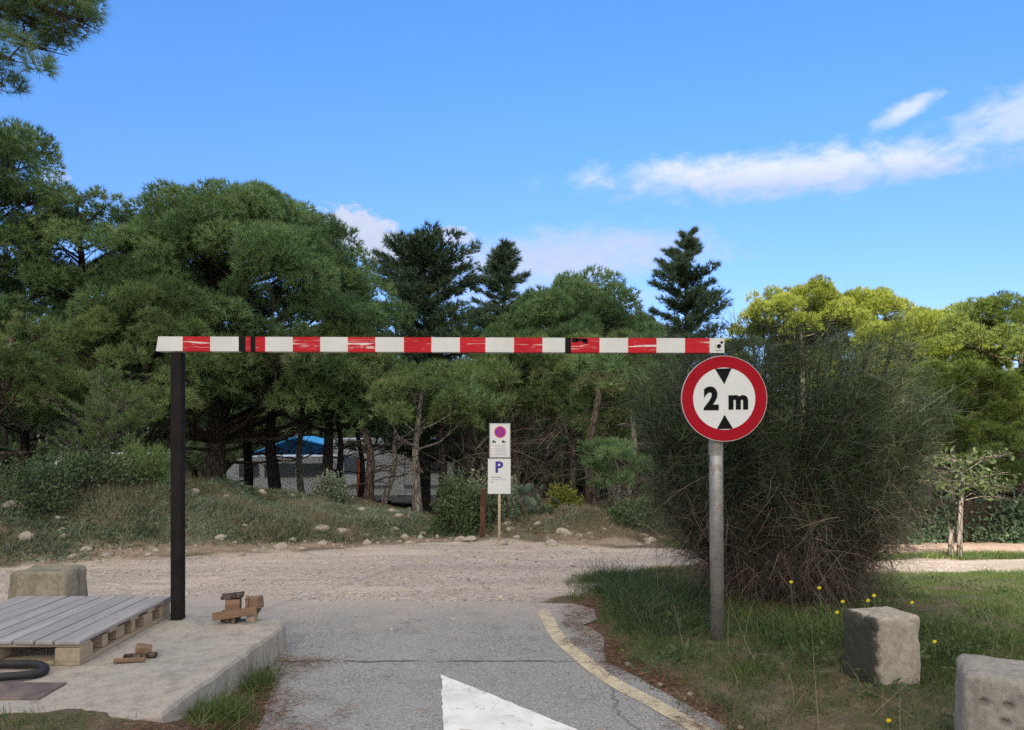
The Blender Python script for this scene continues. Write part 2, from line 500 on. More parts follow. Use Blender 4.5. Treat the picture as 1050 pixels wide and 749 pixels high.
M = {}
M['white_line'] = m_worn('white_road_paint', (0.74, 0.73, 0.70), 0.35, 0.43, 9.0)
M['yellow_line'] = m_worn('yellow_road_paint', (0.54, 0.46, 0.32), 0.26, 0.58, 7.0)
M['slab'] = m_concrete('slab_concrete', (0.325, 0.30, 0.265), (0.19, 0.17, 0.15), (0.39, 0.335, 0.285))
M['block'] = m_concrete('block_concrete', (0.33, 0.295, 0.25), (0.16, 0.145, 0.12), (0.42, 0.36, 0.29), moss=((0.034, 0.034, 0.027), 0.115), scale=1.6)
M['block_grey'] = m_concrete('grey_block_concrete', (0.27, 0.25, 0.22), (0.15, 0.135, 0.115), (0.32, 0.29, 0.25), scale=1.5)
M['block_old'] = m_concrete('old_block_concrete', (0.21, 0.185, 0.135), (0.08, 0.075, 0.05), (0.31, 0.275, 0.215), scale=1.5)
M['pallet_top'] = m_wood('weathered_deck_wood', (0.25, 0.235, 0.245), (0.37, 0.35, 0.35))
M['pallet_wood'] = m_wood('pallet_wood', (0.30, 0.235, 0.17), (0.42, 0.34, 0.25))
M['raw_wood'] = m_wood('broken_wood', (0.15, 0.085, 0.055), (0.29, 0.19, 0.125), 0)
M['dark_post'] = m_plain('dark_painted_steel', (0.011, 0.009, 0.009), 0.7, 0.3, 9, 0.0, 0.15, 0.15, (0.022, 0.013, 0.011))
M['galv'] = m_plain('galvanised_steel', (0.29, 0.28, 0.265), 0.5, 0.2, 12, 0.55, 0.2, 0.4, (0.23, 0.2, 0.165))
M['rust'] = m_plain('rusty_steel', (0.10, 0.045, 0.03), 0.85, 0.35, 14, 0.1, 0.4, 0.2, (0.16, 0.075, 0.045))
M['rust_plate'] = m_plain('rusted_plate', (0.13, 0.10, 0.095), 0.8, 0.25, 7, 0.2, 0.4, 0.3, (0.20, 0.155, 0.135))
M['rubber'] = m_plain('black_rubber', (0.018, 0.018, 0.02), 0.55, 0.3, 10)
M['bar_white'] = m_plain('white_bar_paint', (0.60, 0.60, 0.585), 0.45, 0.06, 5, 0, 0, 0.4, (0.6, 0.585, 0.55))
M['bar_black'] = m_plain('black_tape', (0.007, 0.007, 0.008), 0.7, 0.2, 30, 0, 0, 0.12)
M['sign_white'] = m_plain('sign_white', (0.62, 0.63, 0.625), 0.4, 0.03, 5, 0, 0, 0.4)
M['sign_red'] = m_plain('sign_red', (0.32, 0.004, 0.014), 0.6, 0.08, 5, 0, 0, 0.12)
M['sign_black'] = m_plain('sign_black', (0.006, 0.006, 0.007), 0.7, 0.1, 20, 0, 0, 0.1)
M['sign_blue'] = m_plain('sign_blue', (0.045, 0.03, 0.26), 0.45, 0.1, 20)
M['sign_back'] = m_plain('sign_grey', (0.36, 0.37, 0.36), 0.45, 0.1, 12, 0.5)
M['ink_grey'] = m_plain('print_grey', (0.30, 0.30, 0.32), 0.6, 0.1, 20)
M['ink_red'] = m_plain('print_red', (0.55, 0.13, 0.09), 0.6, 0.1, 20)
M['ink_pink'] = m_plain('faded_sign_red', (0.50, 0.02, 0.11), 0.5, 0.08, 20)
M['ink_violet'] = m_plain('faded_sign_violet', (0.13, 0.035, 0.30), 0.5, 0.08, 20)
M['pale_post'] = m_plain('pale_painted_post', (0.55, 0.47, 0.32), 0.6, 0.15, 20)

# red stripes with long scratches down to the white below
m, t = mat('scratched_red_paint')
o = t.obj()
sc_ = t.noise(t.map(o, (2.6, 8, 46)), 1.6, 5, 0.7, 0.9)
sc_ = t.m('ADD', sc_, t.m('MULTIPLY', t.m('SUBTRACT', t.noise(t.map(o, (1.1, 1, 1), (9, 0, 0)), 1.6, 2), 0.5), 0.28))
zc = t.n('ShaderNodeSeparateXYZ', {0: o}).outputs[2]
mid = t.ss(t.m('ABSOLUTE', t.m('SUBTRACT', zc, 0.0)), 0.045, 0.010)
f = t.m('MULTIPLY', t.ss(sc_, 0.565, 0.60), mid)
fade = t.mix(t.ss(t.noise(o, 4, 5, 0.6), 0.35, 0.7), (0.42, 0.006, 0.014), (0.52, 0.012, 0.02))
t.out(principled(t, t.mix(f, fade, (0.72, 0.66, 0.64)), 0.55, None, 0, 0.2))
M['bar_red'] = m

M['bark'] = m_bark('pine_bark', (0.085, 0.065, 0.052), (0.16, 0.125, 0.10))
M['bark_pale'] = m_bark('pale_bark', (0.20, 0.175, 0.15), (0.30, 0.265, 0.225))
M['bark_dark'] = m_bark('dark_bark', (0.028, 0.024, 0.022), (0.055, 0.046, 0.04))
M['twig_grey'] = m_bark('bare_twig_bark', (0.15, 0.135, 0.12), (0.24, 0.22, 0.195), 20)
M['pine'] = m_leaf('pine_needles_green', [(0.0, (0.076, 0.131, 0.057)), (0.45, (0.149, 0.243, 0.095)), (0.8, (0.219, 0.326, 0.126)), (1.0, (0.292, 0.385, 0.166))])
M['pine_olive'] = m_leaf('pine_needles_olive', [(0.0, (0.084, 0.129, 0.044)), (0.5, (0.169, 0.242, 0.081)), (0.85, (0.239, 0.317, 0.119)), (1.0, (0.301, 0.302, 0.160))])
M['pine_sun'] = m_leaf('pine_needles_sunlit_yellow', [(0.0, (0.134, 0.171, 0.025)), (0.5, (0.242, 0.292, 0.044)), (1.0, (0.339, 0.385, 0.083))])  # yellower needles: the sunlit look is partly put into the colour
M['pine_lit'] = m_leaf('pine_needles_sunlit_green', [(0.0, (0.072, 0.109, 0.020)), (0.5, (0.140, 0.199, 0.040)), (1.0, (0.212, 0.272, 0.066))])  # green needles warmed in colour to look sunlit
M['cypress'] = m_leaf('cypress_foliage', [(0.0, (0.048, 0.083, 0.049)), (0.6, (0.101, 0.161, 0.089)), (1.0, (0.191, 0.239, 0.125))], trans=0.15)
M['broom'] = m_leaf('broom_green_stems', [(0.0, (0.024, 0.038, 0.019)), (0.5, (0.051, 0.075, 0.035)), (0.85, (0.094, 0.120, 0.061)), (1.0, (0.182, 0.184, 0.117))], trans=0.1, big=1.3)
M['broom_dry'] = m_leaf('broom_dry_stems', [(0.0, (0.041, 0.030, 0.024)), (0.5, (0.104, 0.078, 0.063)), (1.0, (0.281, 0.217, 0.166))], trans=0.05, big=1.3)
M['grass'] = m_leaf('grass_green', [(0.0, (0.044, 0.075, 0.024)), (0.5, (0.094, 0.144, 0.038)), (0.85, (0.150, 0.190, 0.060)), (1.0, (0.312, 0.241, 0.132))], trans=0.3, big=0.9)
M['grass_dark'] = m_leaf('grass_dark', [(0.0, (0.022, 0.045, 0.022)), (0.6, (0.05, 0.085, 0.035)), (1.0, (0.14, 0.15, 0.075))], trans=0.2, big=0.9)
M['cover'] = m_leaf('bank_herbs', [(0.0, (0.100, 0.143, 0.092)), (0.45, (0.177, 0.226, 0.142)), (0.75, (0.276, 0.293, 0.201)), (1.0, (0.491, 0.407, 0.300))], trans=0.15, big=0.7)
M['dry_grass'] = m_leaf('dry_grass', [(0.0, (0.14, 0.11, 0.065)), (0.5, (0.24, 0.195, 0.12)), (1.0, (0.36, 0.30, 0.20))], trans=0.2, big=0.9)
M['needle_litter'] = m_leaf('fallen_pine_needles', [(0.0, (0.05, 0.025, 0.018)), (0.5, (0.14, 0.07, 0.048)), (1.0, (0.26, 0.155, 0.105))], trans=0.0, big=2)
M['shrub'] = m_leaf('shrub_leaves', [(0.0, (0.039, 0.068, 0.034)), (0.5, (0.085, 0.127, 0.057)), (1.0, (0.156, 0.202, 0.091))], trans=0.2)
M['shrub_yellow'] = m_leaf('yellow_green_leaves', [(0.0, (0.10, 0.12, 0.02)), (1.0, (0.26, 0.26, 0.05))], trans=0.25)
M['leaf_pale'] = m_leaf('pale_green_leaves', [(0.0, (0.05, 0.08, 0.028)), (1.0, (0.13, 0.17, 0.065))], trans=0.3)
M['rock'] = m_concrete('limestone', (0.36, 0.32, 0.27), (0.20, 0.17, 0.135), (0.44, 0.36, 0.28), scale=3)
M['pebble'] = m_plain('loose_gravel', (0.42, 0.36, 0.305), 0.9, 0.4, 3.0)
M['petal'] = m_plain('yellow_petals', (0.75, 0.62, 0.01), 0.6, 0.1, 20)
M['stem'] = m_plain('flower_stems', (0.06, 0.11, 0.03), 0.7, 0.2, 20)
M['van_white'] = m_plain('white_bodywork', (0.88, 0.88, 0.87), 0.35, 0.03, 2, 0, 0, 0.5)
M['van_glass'] = m_plain('tinted_glass', (0.16, 0.18, 0.20), 0.08, 0.1, 2, 0, 0, 0.6)  # grey base lightened to stand for reflected surroundings
M['van_grey'] = m_plain('grey_trim', (0.30, 0.31, 0.32), 0.5, 0.08, 4)
M['blue_tarp'] = m_plain('blue_tarpaulin', (0.05, 0.34, 0.72), 0.45, 0.15, 3)
M['orange'] = m_plain('orange_paint', (0.55, 0.14, 0.03), 0.6, 0.15, 10)
M['house_wall'] = m_plain('cream_render', (0.62, 0.50, 0.31), 0.9, 0.08, 3)
M['roof_tile'] = m_plain('clay_tiles', (0.30, 0.13, 0.08), 0.9, 0.25, 9)
M['fence_reed'] = m_bark('reed_fence', (0.045, 0.036, 0.03), (0.09, 0.072, 0.055), 30)

# ------------------------------------------------------------------ the setting
# unseen slab added to block the sun, outline cut to place the shade
m, t = mat('added_thin_cloud')
t.out(t.n('ShaderNodeMixShader', {0: 0.68, 1: t.n('ShaderNodeBsdfTransparent').outputs[0], 2: t.n('ShaderNodeBsdfDiffuse', {0: (0.9, 0.9, 0.92)}).outputs[0]}).outputs[0])
M['added_cloud'] = m
FOOT = [(-70, -30), (3.9, -30), (4.2, 12.5), (5.2, 13.6), (6.4, 15.2), (8.0, 16.2), (30, 17.8), (30, 26.2), (10.0, 26.6), (10.5, 28), (12.2, 36), (13.0, 60), (13.0, 95), (-70, 95)]   # ground it shades
bm = bmesh.new()
DC = 170.0
top, bot = [], []
for i, (x, y) in enumerate(FOOT):
    p = Vector((x, y, 0)) + sd * DC
    bot.append(bm.verts.new(p)); top.append(bm.verts.new(p + sd * 14 + Vector((math.sin(i * 2.3) * 0.3, 0, 0))))
bm.faces.new(bot); bm.faces.new(top[::-1])
for i in range(len(FOOT)):
    j = (i + 1) % len(FOOT)
    bm.faces.new((bot[i], top[i], top[j], bot[j]))
bmesh.ops.triangulate(bm, faces=bm.faces)
bmesh.ops.recalc_face_normals(bm, faces=bm.faces)
me = bpy.data.meshes.new('added_cloud'); bm.to_mesh(me); bm.free(); me.materials.append(M['added_cloud'])
tag(link('added_cloud', me), kind='structure')

gx = axis(-900, -11, 10, 900, 0.07)
gy = axis(-400, 2.4, 18, 1500, 0.07)
X, Y = np.meshgrid(gx, gy)
xf, yf = X.ravel(), Y.ravel()
zf = zt(xf, yf)
near = (np.abs(xf) < 14) & (yf > 1) & (yf < 22)
gm = soft_inside(GRAVEL, xf, yf, 0.28, 2)
dm = soft_inside(DIRT, xf, yf, 0.4, 4)
lm = np.maximum(soft_inside(LITTER, xf, yf, 0.16, 6), soft_inside(LITTER2, xf, yf, 0.14, 8) * 0.85)
pat = on_ground(272, 617)
lm = np.maximum(lm, np.exp(-(((xf - pat.x) / 0.30) ** 2 + ((yf - pat.y) / 0.12) ** 2) ** 2) * 0.9)
asph = soft_inside(ASPHALT, xf, yf, 0.03, 3)
bankd = yf - np.interp(xf, YB_X, YB_Y)
bare = np.clip(sstep(-0.3, 0.2, bankd) * (1 - sstep(0.5, 1.3, bankd)) * (xf < 3) * (0.6 + 0.5 * vnoise(xf, yf, 1.7, 21)), 0, 1) * 0.7
dm = np.maximum(dm, bare * 0.7)
zf = zf + near * (1 - gm) * (1 - asph) * (0.022 * vnoise(xf, yf, 2.3, 11) + 0.012 * vnoise(xf, yf, 7, 12) + 0.02) \
        + near * gm * (0.012 * vnoise(xf, yf, 1.1, 14) + 0.005 * vnoise(xf, yf, 6, 15))
asph_wide = np.max([inside(ASPHALT, xf + dx * .11, yf + dy * .11) for dx in (-1, 0, 1) for dy in (-1, 0, 1)], axis=0)
zf = np.where(asph_wide & (yf < 9), np.minimum(zf, zt(xf, yf) - 0.006), zf)
nx, ny = len(gx), len(gy)
ii = (np.arange(ny - 1)[:, None] * nx + np.arange(nx - 1)[None, :]).ravel()
Q = np.stack([ii, ii + 1, ii + nx + 1, ii + nx], 1)
gme = raw_mesh('ground', np.stack([xf, yf, zf], 1), F4=Q, mats=mg, attrs={'gravel': gm, 'dirt': dm, 'litter': lm}, smooth=True)
tag(link('ground', gme), kind='structure')


def resample(poly, step, jitter, seed, closed=True):
    rng = random.Random(seed)
    out = []
    n = len(poly)
    for i in range(n if closed else n - 1):
        a, b = Vector(poly[i]), Vector(poly[(i + 1) % n])
        k = max(1, int((b - a).length / step))
        for j in range(k):
            p = a.lerp(b, j / k)
            out.append((p.x + rng.uniform(-jitter, jitter), p.y + rng.uniform(-jitter, jitter)))
    if not closed: out.append(tuple(poly[-1]))
    return out


def sheet(name, poly, z, m, kind='structure'):
    """flat ragged sheet laid on the ground, cut into a grid so that it follows the slope"""
    bm = bmesh.new()
    f = bm.faces.new([bm.verts.new((x, y, 0)) for x, y in poly])
    bmesh.ops.triangulate(bm, faces=[f])
    ys = [p[1] for p in poly]
    for c in np.arange(max(min(ys), 4.0), min(max(ys), 9.0), 0.25):
        bmesh.ops.bisect_plane(bm, geom=bm.verts[:] + bm.edges[:] + bm.faces[:], plane_co=(0, c, 0), plane_no=(0, 1, 0))
    for v in bm.verts: v.co.z = zg(min(v.co.x, 1.2), v.co.y) + z
    for f in bm.faces:
        if f.normal.z < 0: f.normal_flip()
    me = bpy.data.meshes.new(name); bm.to_mesh(me); bm.free(); me.materials.append(m)
    return tag(link(name, me), kind=kind)

sheet('road', resample(ASPHALT, 0.07, 0.008, 3), 0.004, ma)
# yellow edge line
cl = [flat(*p) for p in ((556, 625), (562, 636), (572, 654), (596, 676), (626, 699), (671, 723), (715, 748), (790, 790), (980, 900))]
cl = [Vector(p) for p in cl]
smooth_cl = []
for i in range(len(cl) - 1):
    p0, p1, p2, p3 = cl[max(i - 1, 0)], cl[i], cl[i + 1], cl[min(i + 2, len(cl) - 1)]
    for k in range(8):
        u = k / 8
        smooth_cl.append(0.5 * ((2 * p1) + (p2 - p0) * u + (2 * p0 - 5 * p1 + 4 * p2 - p3) * u * u + (3 * p1 - p0 - 3 * p2 + p3) * u ** 3))
L_, R_ = [], []
for i, p in enumerate(smooth_cl):
    d = (smooth_cl[min(i + 1, len(smooth_cl) - 1)] - smooth_cl[max(i - 1, 0)]).normalized()
    n_ = Vector((-d.y, d.x)) * 0.057
    L_.append(tuple(p + n_)); R_.append(tuple(p - n_))
sheet('road_marking', L_ + R_[::-1], 0.008, M['yellow_line'])
arrow = [flat(452, 693), flat(500, 712), flat(590, 749), (0.62, 3.62), (0.12, 3.62), (0.10, 2.2), (-0.16, 2.2), (-0.18, 3.6), (-0.36, 3.6), flat(455, 749)]
sheet('road_marking', resample(arrow, 0.05, 0.006, 9), 0.008, M['white_line'])

# concrete platform at the road side
bm = bmesh.new()
SX0, SX1, SY0, SY1, SZ = -6.2, -1.60, 3.72, 5.56, 0.18
outl = [(SX0, 3.98), (-3.0, 3.80), (-2.2, 3.72), (-1.78, 3.66), (-1.70, 3.74), (-1.60, 5.38), (-1.63, 5.49), (-1.70, 5.55), (-2.4, 5.70), (-3.2, 5.72), (SX0, 5.75)]
outl = resample(outl, 0.08, 0.007, 5)
top = [bm.verts.new((x, y, SZ)) for x, y in outl]
cen = Vector((-3.0, 4.7, 0))
ring1 = [bm.verts.new(Vector((x, y, SZ - 0.018)) + (Vector((x, y, 0)) - cen).normalized() * 0.014) for x, y in outl]
ring2 = [bm.verts.new(Vector((x, y, -0.06)) + (Vector((x, y, 0)) - cen).normalized() * 0.035) for x, y in outl]
bm.faces.new(top)
for r0, r1 in ((top, ring1), (ring1, ring2)):
    for i in range(len(outl)):
        j = (i + 1) % len(outl)
        bm.faces.new((r0[i], r1[i], r1[j], r0[j]))
bmesh.ops.recalc_face_normals(bm, faces=bm.faces)
me = bpy.data.meshes.new('concrete_platform'); bm.to_mesh(me); bm.free(); me.materials.append(M['slab'])
tag(link('concrete_platform', me), 'low pale concrete platform carrying the pallet and the dark barrier post', 'platform')

# ------------------------------------------------------------------ foliage engines


def unit(v):
    return v / np.maximum(np.linalg.norm(v, axis=-1, keepdims=True), 1e-9)


def tufts(C, D, k, length, width, spread, rng, lenvar=0.35, ofs=0.0):
    """k needle blades fanning out of every point C along D; returns verts, tris, tint"""
    n = len(C)
    d = unit(np.repeat(D, k, 0) + rng.normal(0, spread, (n * k, 3)))
    L = length * (1 + rng.uniform(-lenvar, lenvar, (n * k, 1)))
    b = np.repeat(C, k, 0) + d * L * 0.02
    s = unit(np.cross(d, rng.normal(0, 1, (n * k, 3)))) * width * 0.5
    V = np.stack([b - s, b + s, b + d * L], 1).reshape(-1, 3)
    T = np.arange(n * k * 3).reshape(-1, 3)
    tint = np.repeat(np.clip(np.repeat(rng.normal(0.45, 0.15, n) + ofs, k) + rng.normal(0, 0.08, n * k), 0, 1), 3)
    return V, T, tint


def strands(P, D, L, W, segs, bend, rng, tint):
    """thin tapering ribbons from P along D, bent by the vectors `bend`; returns verts, quads, tint"""
    n = len(P)
    L = np.broadcast_to(np.asarray(L, float).reshape(-1, 1), (n, 1))
    side = unit(np.cross(D, rng.normal(0, 1, (n, 3))))
    rows = []
    for i in range(segs + 1):
        u = i / segs
        c = P + D * L * u + bend * L * u * u
        wv = side * (np.asarray(W).reshape(-1, 1) * 0.5 * (1 - 0.8 * u))
        rows += [c - wv, c + wv]
    V = np.stack(rows, 1).reshape(-1, 3)
    m_ = 2 * (segs + 1)
    base = (np.arange(n) * m_)[:, None]
    q = np.array([[2 * i, 2 * i + 1, 2 * i + 3, 2 * i + 2] for i in range(segs)])
    Q = (base[:, :, None] + q[None]).reshape(-1, 4)
    return V, Q, np.repeat(tint, m_)


def leaves(C, D, length, width, rng, tint):
    """one folded diamond leaf at every point"""
    n = len(C)
    s = unit(np.cross(D, rng.normal(0, 1, (n, 3)))) * width * 0.5
    L = length * rng.uniform(0.6, 1.3, (n, 1))
    V = np.stack([C, C + D * L * 0.5 + s, C + D * L, C + D * L * 0.5 - s], 1).reshape(-1, 3)
    return V, np.arange(n * 4).reshape(-1, 4), np.repeat(tint, 4)


def sphere_dirs(n, rng, zmin=-1.0):
    z = rng.uniform(zmin, 1, n)
    a = rng.uniform(0, 2 * math.pi, n)
    r = np.sqrt(1 - z * z)
    return np.stack([r * np.cos(a), r * np.sin(a), z], 1)


def pad_tufts(pads, dens, rng, sub=0.37, nsub=11):
    """tuft positions and directions over foliage pads built of smaller pillows; pads = (centre, (rx, ry, rz))"""
    Cs, Ds, Ts = [], [], []
    for c, r in pads:
        r = np.array(r)
        tp_ = rng.normal(0, 0.15)
        rm = (r[0] * r[1]) ** 0.5
        n0 = max(5, int(nsub * rng.uniform(0.8, 1.2)))
        dirs = sphere_dirs(n0, rng, -0.30)
        for d in dirs:
            sc = c + d * r * rng.uniform(0.62, 0.86)
            sr = rm * sub * rng.uniform(0.55, 1.3)
            nt = max(6, int(dens * 4 * math.pi * sr * sr * 0.62))
            dd = sphere_dirs(nt, rng, -0.55)
            flat_ = np.array([1, 1, 0.78])
            Ts.append(np.full(nt, tp_ + rng.normal(0, 0.18)))
            Cs.append(sc + dd * sr * flat_ * (1 - 0.42 * rng.uniform(0, 1, (nt, 1)) ** 2))
            Ds.append(unit(dd + np.array([0, 0, 0.35]) + (sc - c) * 0.25 / max(rm, 0.1)))
    return np.concatenate(Cs), np.concatenate(Ds), np.concatenate(Ts)


def trunk_path(H, lean, wob, rng, n=9):
    pts = []
    ph = rng.uniform(0, 6.28, 2)
    for i in range(n + 1):
        u = i / n
        pts.append(Vector((lean[0] * H * u ** 1.3 + wob * math.sin(u * 5 + ph[0]) * u, lean[1] * H * u ** 1.3 + wob * math.sin(u * 4 + ph[1]) * u, H * u)))
    return pts


def make_pine(label, loc, H, Rw, cb, style, seed, leafm, barkm, dens=26, trunk_r=0.16, lean=(0, 0), blade=(0.19, 0.016), k=9, npads=16, padr=0.36, wob=0.12, group=None, name='pine_tree', low_limbs=5, bare=0.0, fork=0, offs=(0, 0), extra=()):
    """pine: tapered trunk, limbs, crown of foliage pads. H height, Rw crown radius, cb height of the crown's base"""
    rng = np.random.default_rng(seed)
    root = empty(name, loc, 0, label, 'tree', group)
    tp = trunk_path(H * 0.92, lean, wob, rng)
    mb = MB()
    rad = [trunk_r * (1.25 if i == 0 else 1.0) * (1 - 0.82 * i / (len(tp) - 1)) + 0.015 for i in range(len(tp))]
    mb.tube([tp[0] - Vector((0, 0, 0.4))] + tp, [rad[0] * 1.25] + rad, 9)

    def trunk_at(z):
        u = min(max(z / (H * 0.92), 0), 1) * (len(tp) - 1)
        i = min(int(u), len(tp) - 2)
        return tp[i].lerp(tp[i + 1], u - i)
    pads = []
    for i in range(npads):
        u = (i + 0.5) / npads
        a = i * 2.39996 + rng.uniform(-0.35, 0.35)
        if style == 'umbrella':
            zz = 1 - 1.12 * u
            rr = math.sqrt(max(0, 1 - zz * zz)) if zz > 0 else 1.0
            z = cb + (H - cb) * (0.16 + 0.72 * zz) if zz > 0 else cb + (H - cb) * (0.16 + zz)
            rad_ = Rw * rr * 0.72
        elif style == 'flat':
            z = cb + (H - cb) * (0.45 + 0.4 * (1 - u) + rng.uniform(-0.1, 0.1))
            rad_ = Rw * math.sqrt(u) * 0.78
        else:                                                  # rounded, irregular column
            z = cb + (H - cb) * (0.06 + 0.84 * (1 - u) + rng.uniform(-0.05, 0.05))
            env = math.sin(math.pi * min(1, 0.16 + 0.80 * (u ** 0.8))) ** 0.7
            rad_ = Rw * env * rng.uniform(0.30, 0.80)
        pr = Rw * padr * rng.uniform(0.75, 1.25)
        ax = trunk_at(min(z, H * 0.9))
        c = np.array([ax.x + offs[0] + math.cos(a) * rad_, ax.y + offs[1] + math.sin(a) * rad_, z])
        pads.append((c, (pr, pr, pr * 0.66)))
        # limb reaching the pad
        z0 = max(cb * 0.75, z - rad_ * rng.uniform(0.35, 0.8) - 0.2)
        p0 = trunk_at(min(z0, H * 0.85))
        pe = Vector(c) - Vector((0, 0, pr * 0.25))
        mid_ = p0.lerp(pe, 0.5) + Vector((rng.uniform(-.1, .1), rng.uniform(-.1, .1), -0.08 * rad_)) * 1.0
        r0 = trunk_r * 0.36 * (0.5 + 0.5 * rad_ / max(Rw, .1))
        mb.tube([p0, mid_, pe], [r0, r0 * 0.65, 0.012], 5, cap=False)
        for q in range(4):
            d = Vector(sphere_dirs(1, rng, -0.2)[0]) * pr * 0.85
            mb.tube([mid_.lerp(pe, rng.uniform(0.5, 1.0)), pe + d], [r0 * 0.35, 0.006], 4, cap=False)
    for (ex, ey, ez, er) in extra:                              # one long bough of its own
        c = np.array([ex - loc[0], ey - loc[1], ez - loc[2]])
        pads.append((c, (er, er, er * 0.8)))
        p0 = trunk_at(min(c[2] + 0.5, H * 0.8))
        pe = Vector(c)
        mb.tube([p0, p0.lerp(pe, .55) + Vector((0, 0, .25)), pe], [0.07, 0.045, 0.015], 5, cap=False)
        for q in range(6):
            mb.tube([p0.lerp(pe, rng.uniform(.8, 1)), pe + Vector(sphere_dirs(1, rng)[0]) * er * .9], [0.012, 0.004], 4, cap=False)
    for i in range(low_limbs):                                  # dead lower branches
        z = cb * rng.uniform(0.45, 1.05)
        a = rng.uniform(0, 6.28)
        p0 = trunk_at(z)
        L = Rw * rng.uniform(0.3, 0.75)
        d = Vector((math.cos(a), math.sin(a), rng.uniform(-0.25, 0.3)))
        p1 = p0 + d * L * 0.5
        p2 = p0 + d * L + Vector((0, 0, rng.uniform(-0.3, 0.1) * L))
        mb.tube([p0, p1, p2], [trunk_r * 0.2, trunk_r * 0.12, 0.006], 4, cap=False)
        for q in range(4):
            pp = p1.lerp(p2, rng.uniform(0, 1))
            mb.tube([pp, pp + Vector(sphere_dirs(1, rng)[0]) * L * 0.35], [trunk_r * 0.07, 0.004], 3, cap=False)
    mb.build('trunk', barkm, root)
    C, D, TO = pad_tufts(pads, dens, rng)
    V, T, tint = tufts(C, D, k, blade[0], blade[1], 0.55, rng, ofs=TO)
    link('crown', raw_mesh('crown', V, F3=T, mats=leafm, tint=tint), root)
    return root


def make_cypress(label, loc, H, Rw, seed, leafm, barkm, dens=1.0, top_pow=0.8, group=None, cb=0.6, ragged=0.3, name='cypress_tree', trunk_r=0.14, lay=0.34, up=0.10):
    """dark conifer with tiers of ragged spreading branches"""
    rng = np.random.default_rng(seed)
    root = empty(name, loc, 0, label, 'tree', group)
    mb = MB()
    tp = trunk_path(H * 0.99, (0, 0), 0.06, rng)
    mb.tube([tp[0] - Vector((0, 0, 0.4))] + tp, [trunk_r * 1.2] + [trunk_r * (1 - 0.9 * i / (len(tp) - 1)) + 0.008 for i in range(len(tp))], 8)
    Cs, Ds = [], []
    z = cb
    while z < H * 0.985:
        u = (z - cb) / (H - cb)
        Lb = Rw * (1 - u) ** top_pow + 0.12
        for q in range(rng.integers(5, 8)):
            a = rng.uniform(0, 6.28)
            L = Lb * rng.uniform(1 - ragged * 1.6, 1 + ragged * 0.6)
            zz = z + rng.uniform(-0.15, 0.15)
            p0 = np.array([0, 0, zz])
            d = np.array([math.cos(a), math.sin(a), up + 0.5 * u])
            droop = -0.22 * L * (1 - u)
            side = np.array([-math.sin(a), math.cos(a), 0])
            pe = p0 + d * L + np.array([0, 0, droop * 0.5])
            mb.tube([Vector(p0), Vector(p0 + d * L * 0.5), Vector(pe)], [0.03 + 0.012 * L, 0.015 + 0.006 * L, 0.005], 4, cap=False)
            nt = int(26 * dens * L / 0.5) + 8
            s = rng.uniform(0.18, 1.0, nt)
            off = rng.normal(0, 0.17, nt) * L * (0.25 + 0.9 * s * (1 - 0.55 * s))
            c = p0 + d * L * s[:, None] + side * off[:, None] + np.array([0, 0, 1]) * (droop * s * s * 0.5 + rng.normal(0, 0.06, nt) * (0.4 + L * .3))[:, None]
            Cs.append(c)
            Ds.append(unit(d * 1.0 + side * np.sign(off)[:, None] * 0.7 + np.array([0, 0, 0.25]) + rng.normal(0, 0.25, (nt, 3))))
        z += lay * rng.uniform(0.7, 1.2) * (1 - 0.45 * u)
    mb.build('trunk', barkm, root)
    V, T, tint = tufts(np.concatenate(Cs), np.concatenate(Ds), 9, 0.22, 0.028, 0.42, rng)
    link('crown', raw_mesh('crown', V, F3=T, mats=leafm, tint=tint), root)
    return root


def crown_base(px, top_py, base_py, Y, width_px, cb_py):
    """tree dimensions in metres from its outline in the photo at distance Y"""
    k = Y / F
    x = (px - CX) * k
    z0 = zg(x, Y)
    return Vector((x, Y, z0)), EYE + (HY - top_py) * k - z0, width_px * k / 2, EYE + (HY - cb_py) * k - z0


DENS = 3.0


def pine_at(label, px, top, Y, width, cb, style, seed, leafm, barkm, **kw):
    loc, H, Rw, c = crown_base(px, top, 0, Y, width, cb)
    b = kw.pop('blade', None) or (0.095 + 0.0024 * Y, 0.009 + 0.0005 * Y)
    kw['dens'] = kw.get('dens', 26) * DENS
    return make_pine(label, loc, H, Rw, max(c, 0.4), style, seed, leafm, barkm, blade=b, **kw)

TG = 'pines around the car park'
P_, PO, PS, CY = M['pine'], M['pine_olive'], M['pine_sun'], M['cypress']
B_, BP, BD = M['bark'], M['bark_pale'], M['bark_dark']
# --- west side
pine_at('big domed umbrella pine with thick trunk and wide rounded crown', 222, 190, 20, 320, 430, 'umbrella', 11, P_, B_, dens=26, trunk_r=0.27, npads=62, padr=0.29, group=TG, offs=(0.95, 0), lean=(-0.02, 0))
pine_at('tall dark pine with a branch of long needles hanging into the sky corner', -165, -260, 9.5, 380, 20, 'column', 5, P_, B_, dens=46, trunk_r=0.2, npads=40, padr=0.28, group=TG, extra=[(*at(px, py, 9.5 + dy), r) for px, py, dy, r in ((8, 20, 0, .50), (38, 28, .3, .42), (64, 16, -.2, .38), (82, 8, .1, .30), (14, 62, -.3, .40), (48, 52, .2, .28), (-25, 55, .2, .5), (5, 88, 0, .22), (40, -5, 0, .5), (70, 34, .1, .2), (88, 22, 0, .18))], blade=(0.13, 0.006), k=12)
pine_at('tall bushy pine filling the edge beside the umbrella pine', -34, 112, 17, 195, 460, 'column', 23, P_, BD, dens=24, trunk_r=0.2, npads=56, padr=0.40, group=TG)
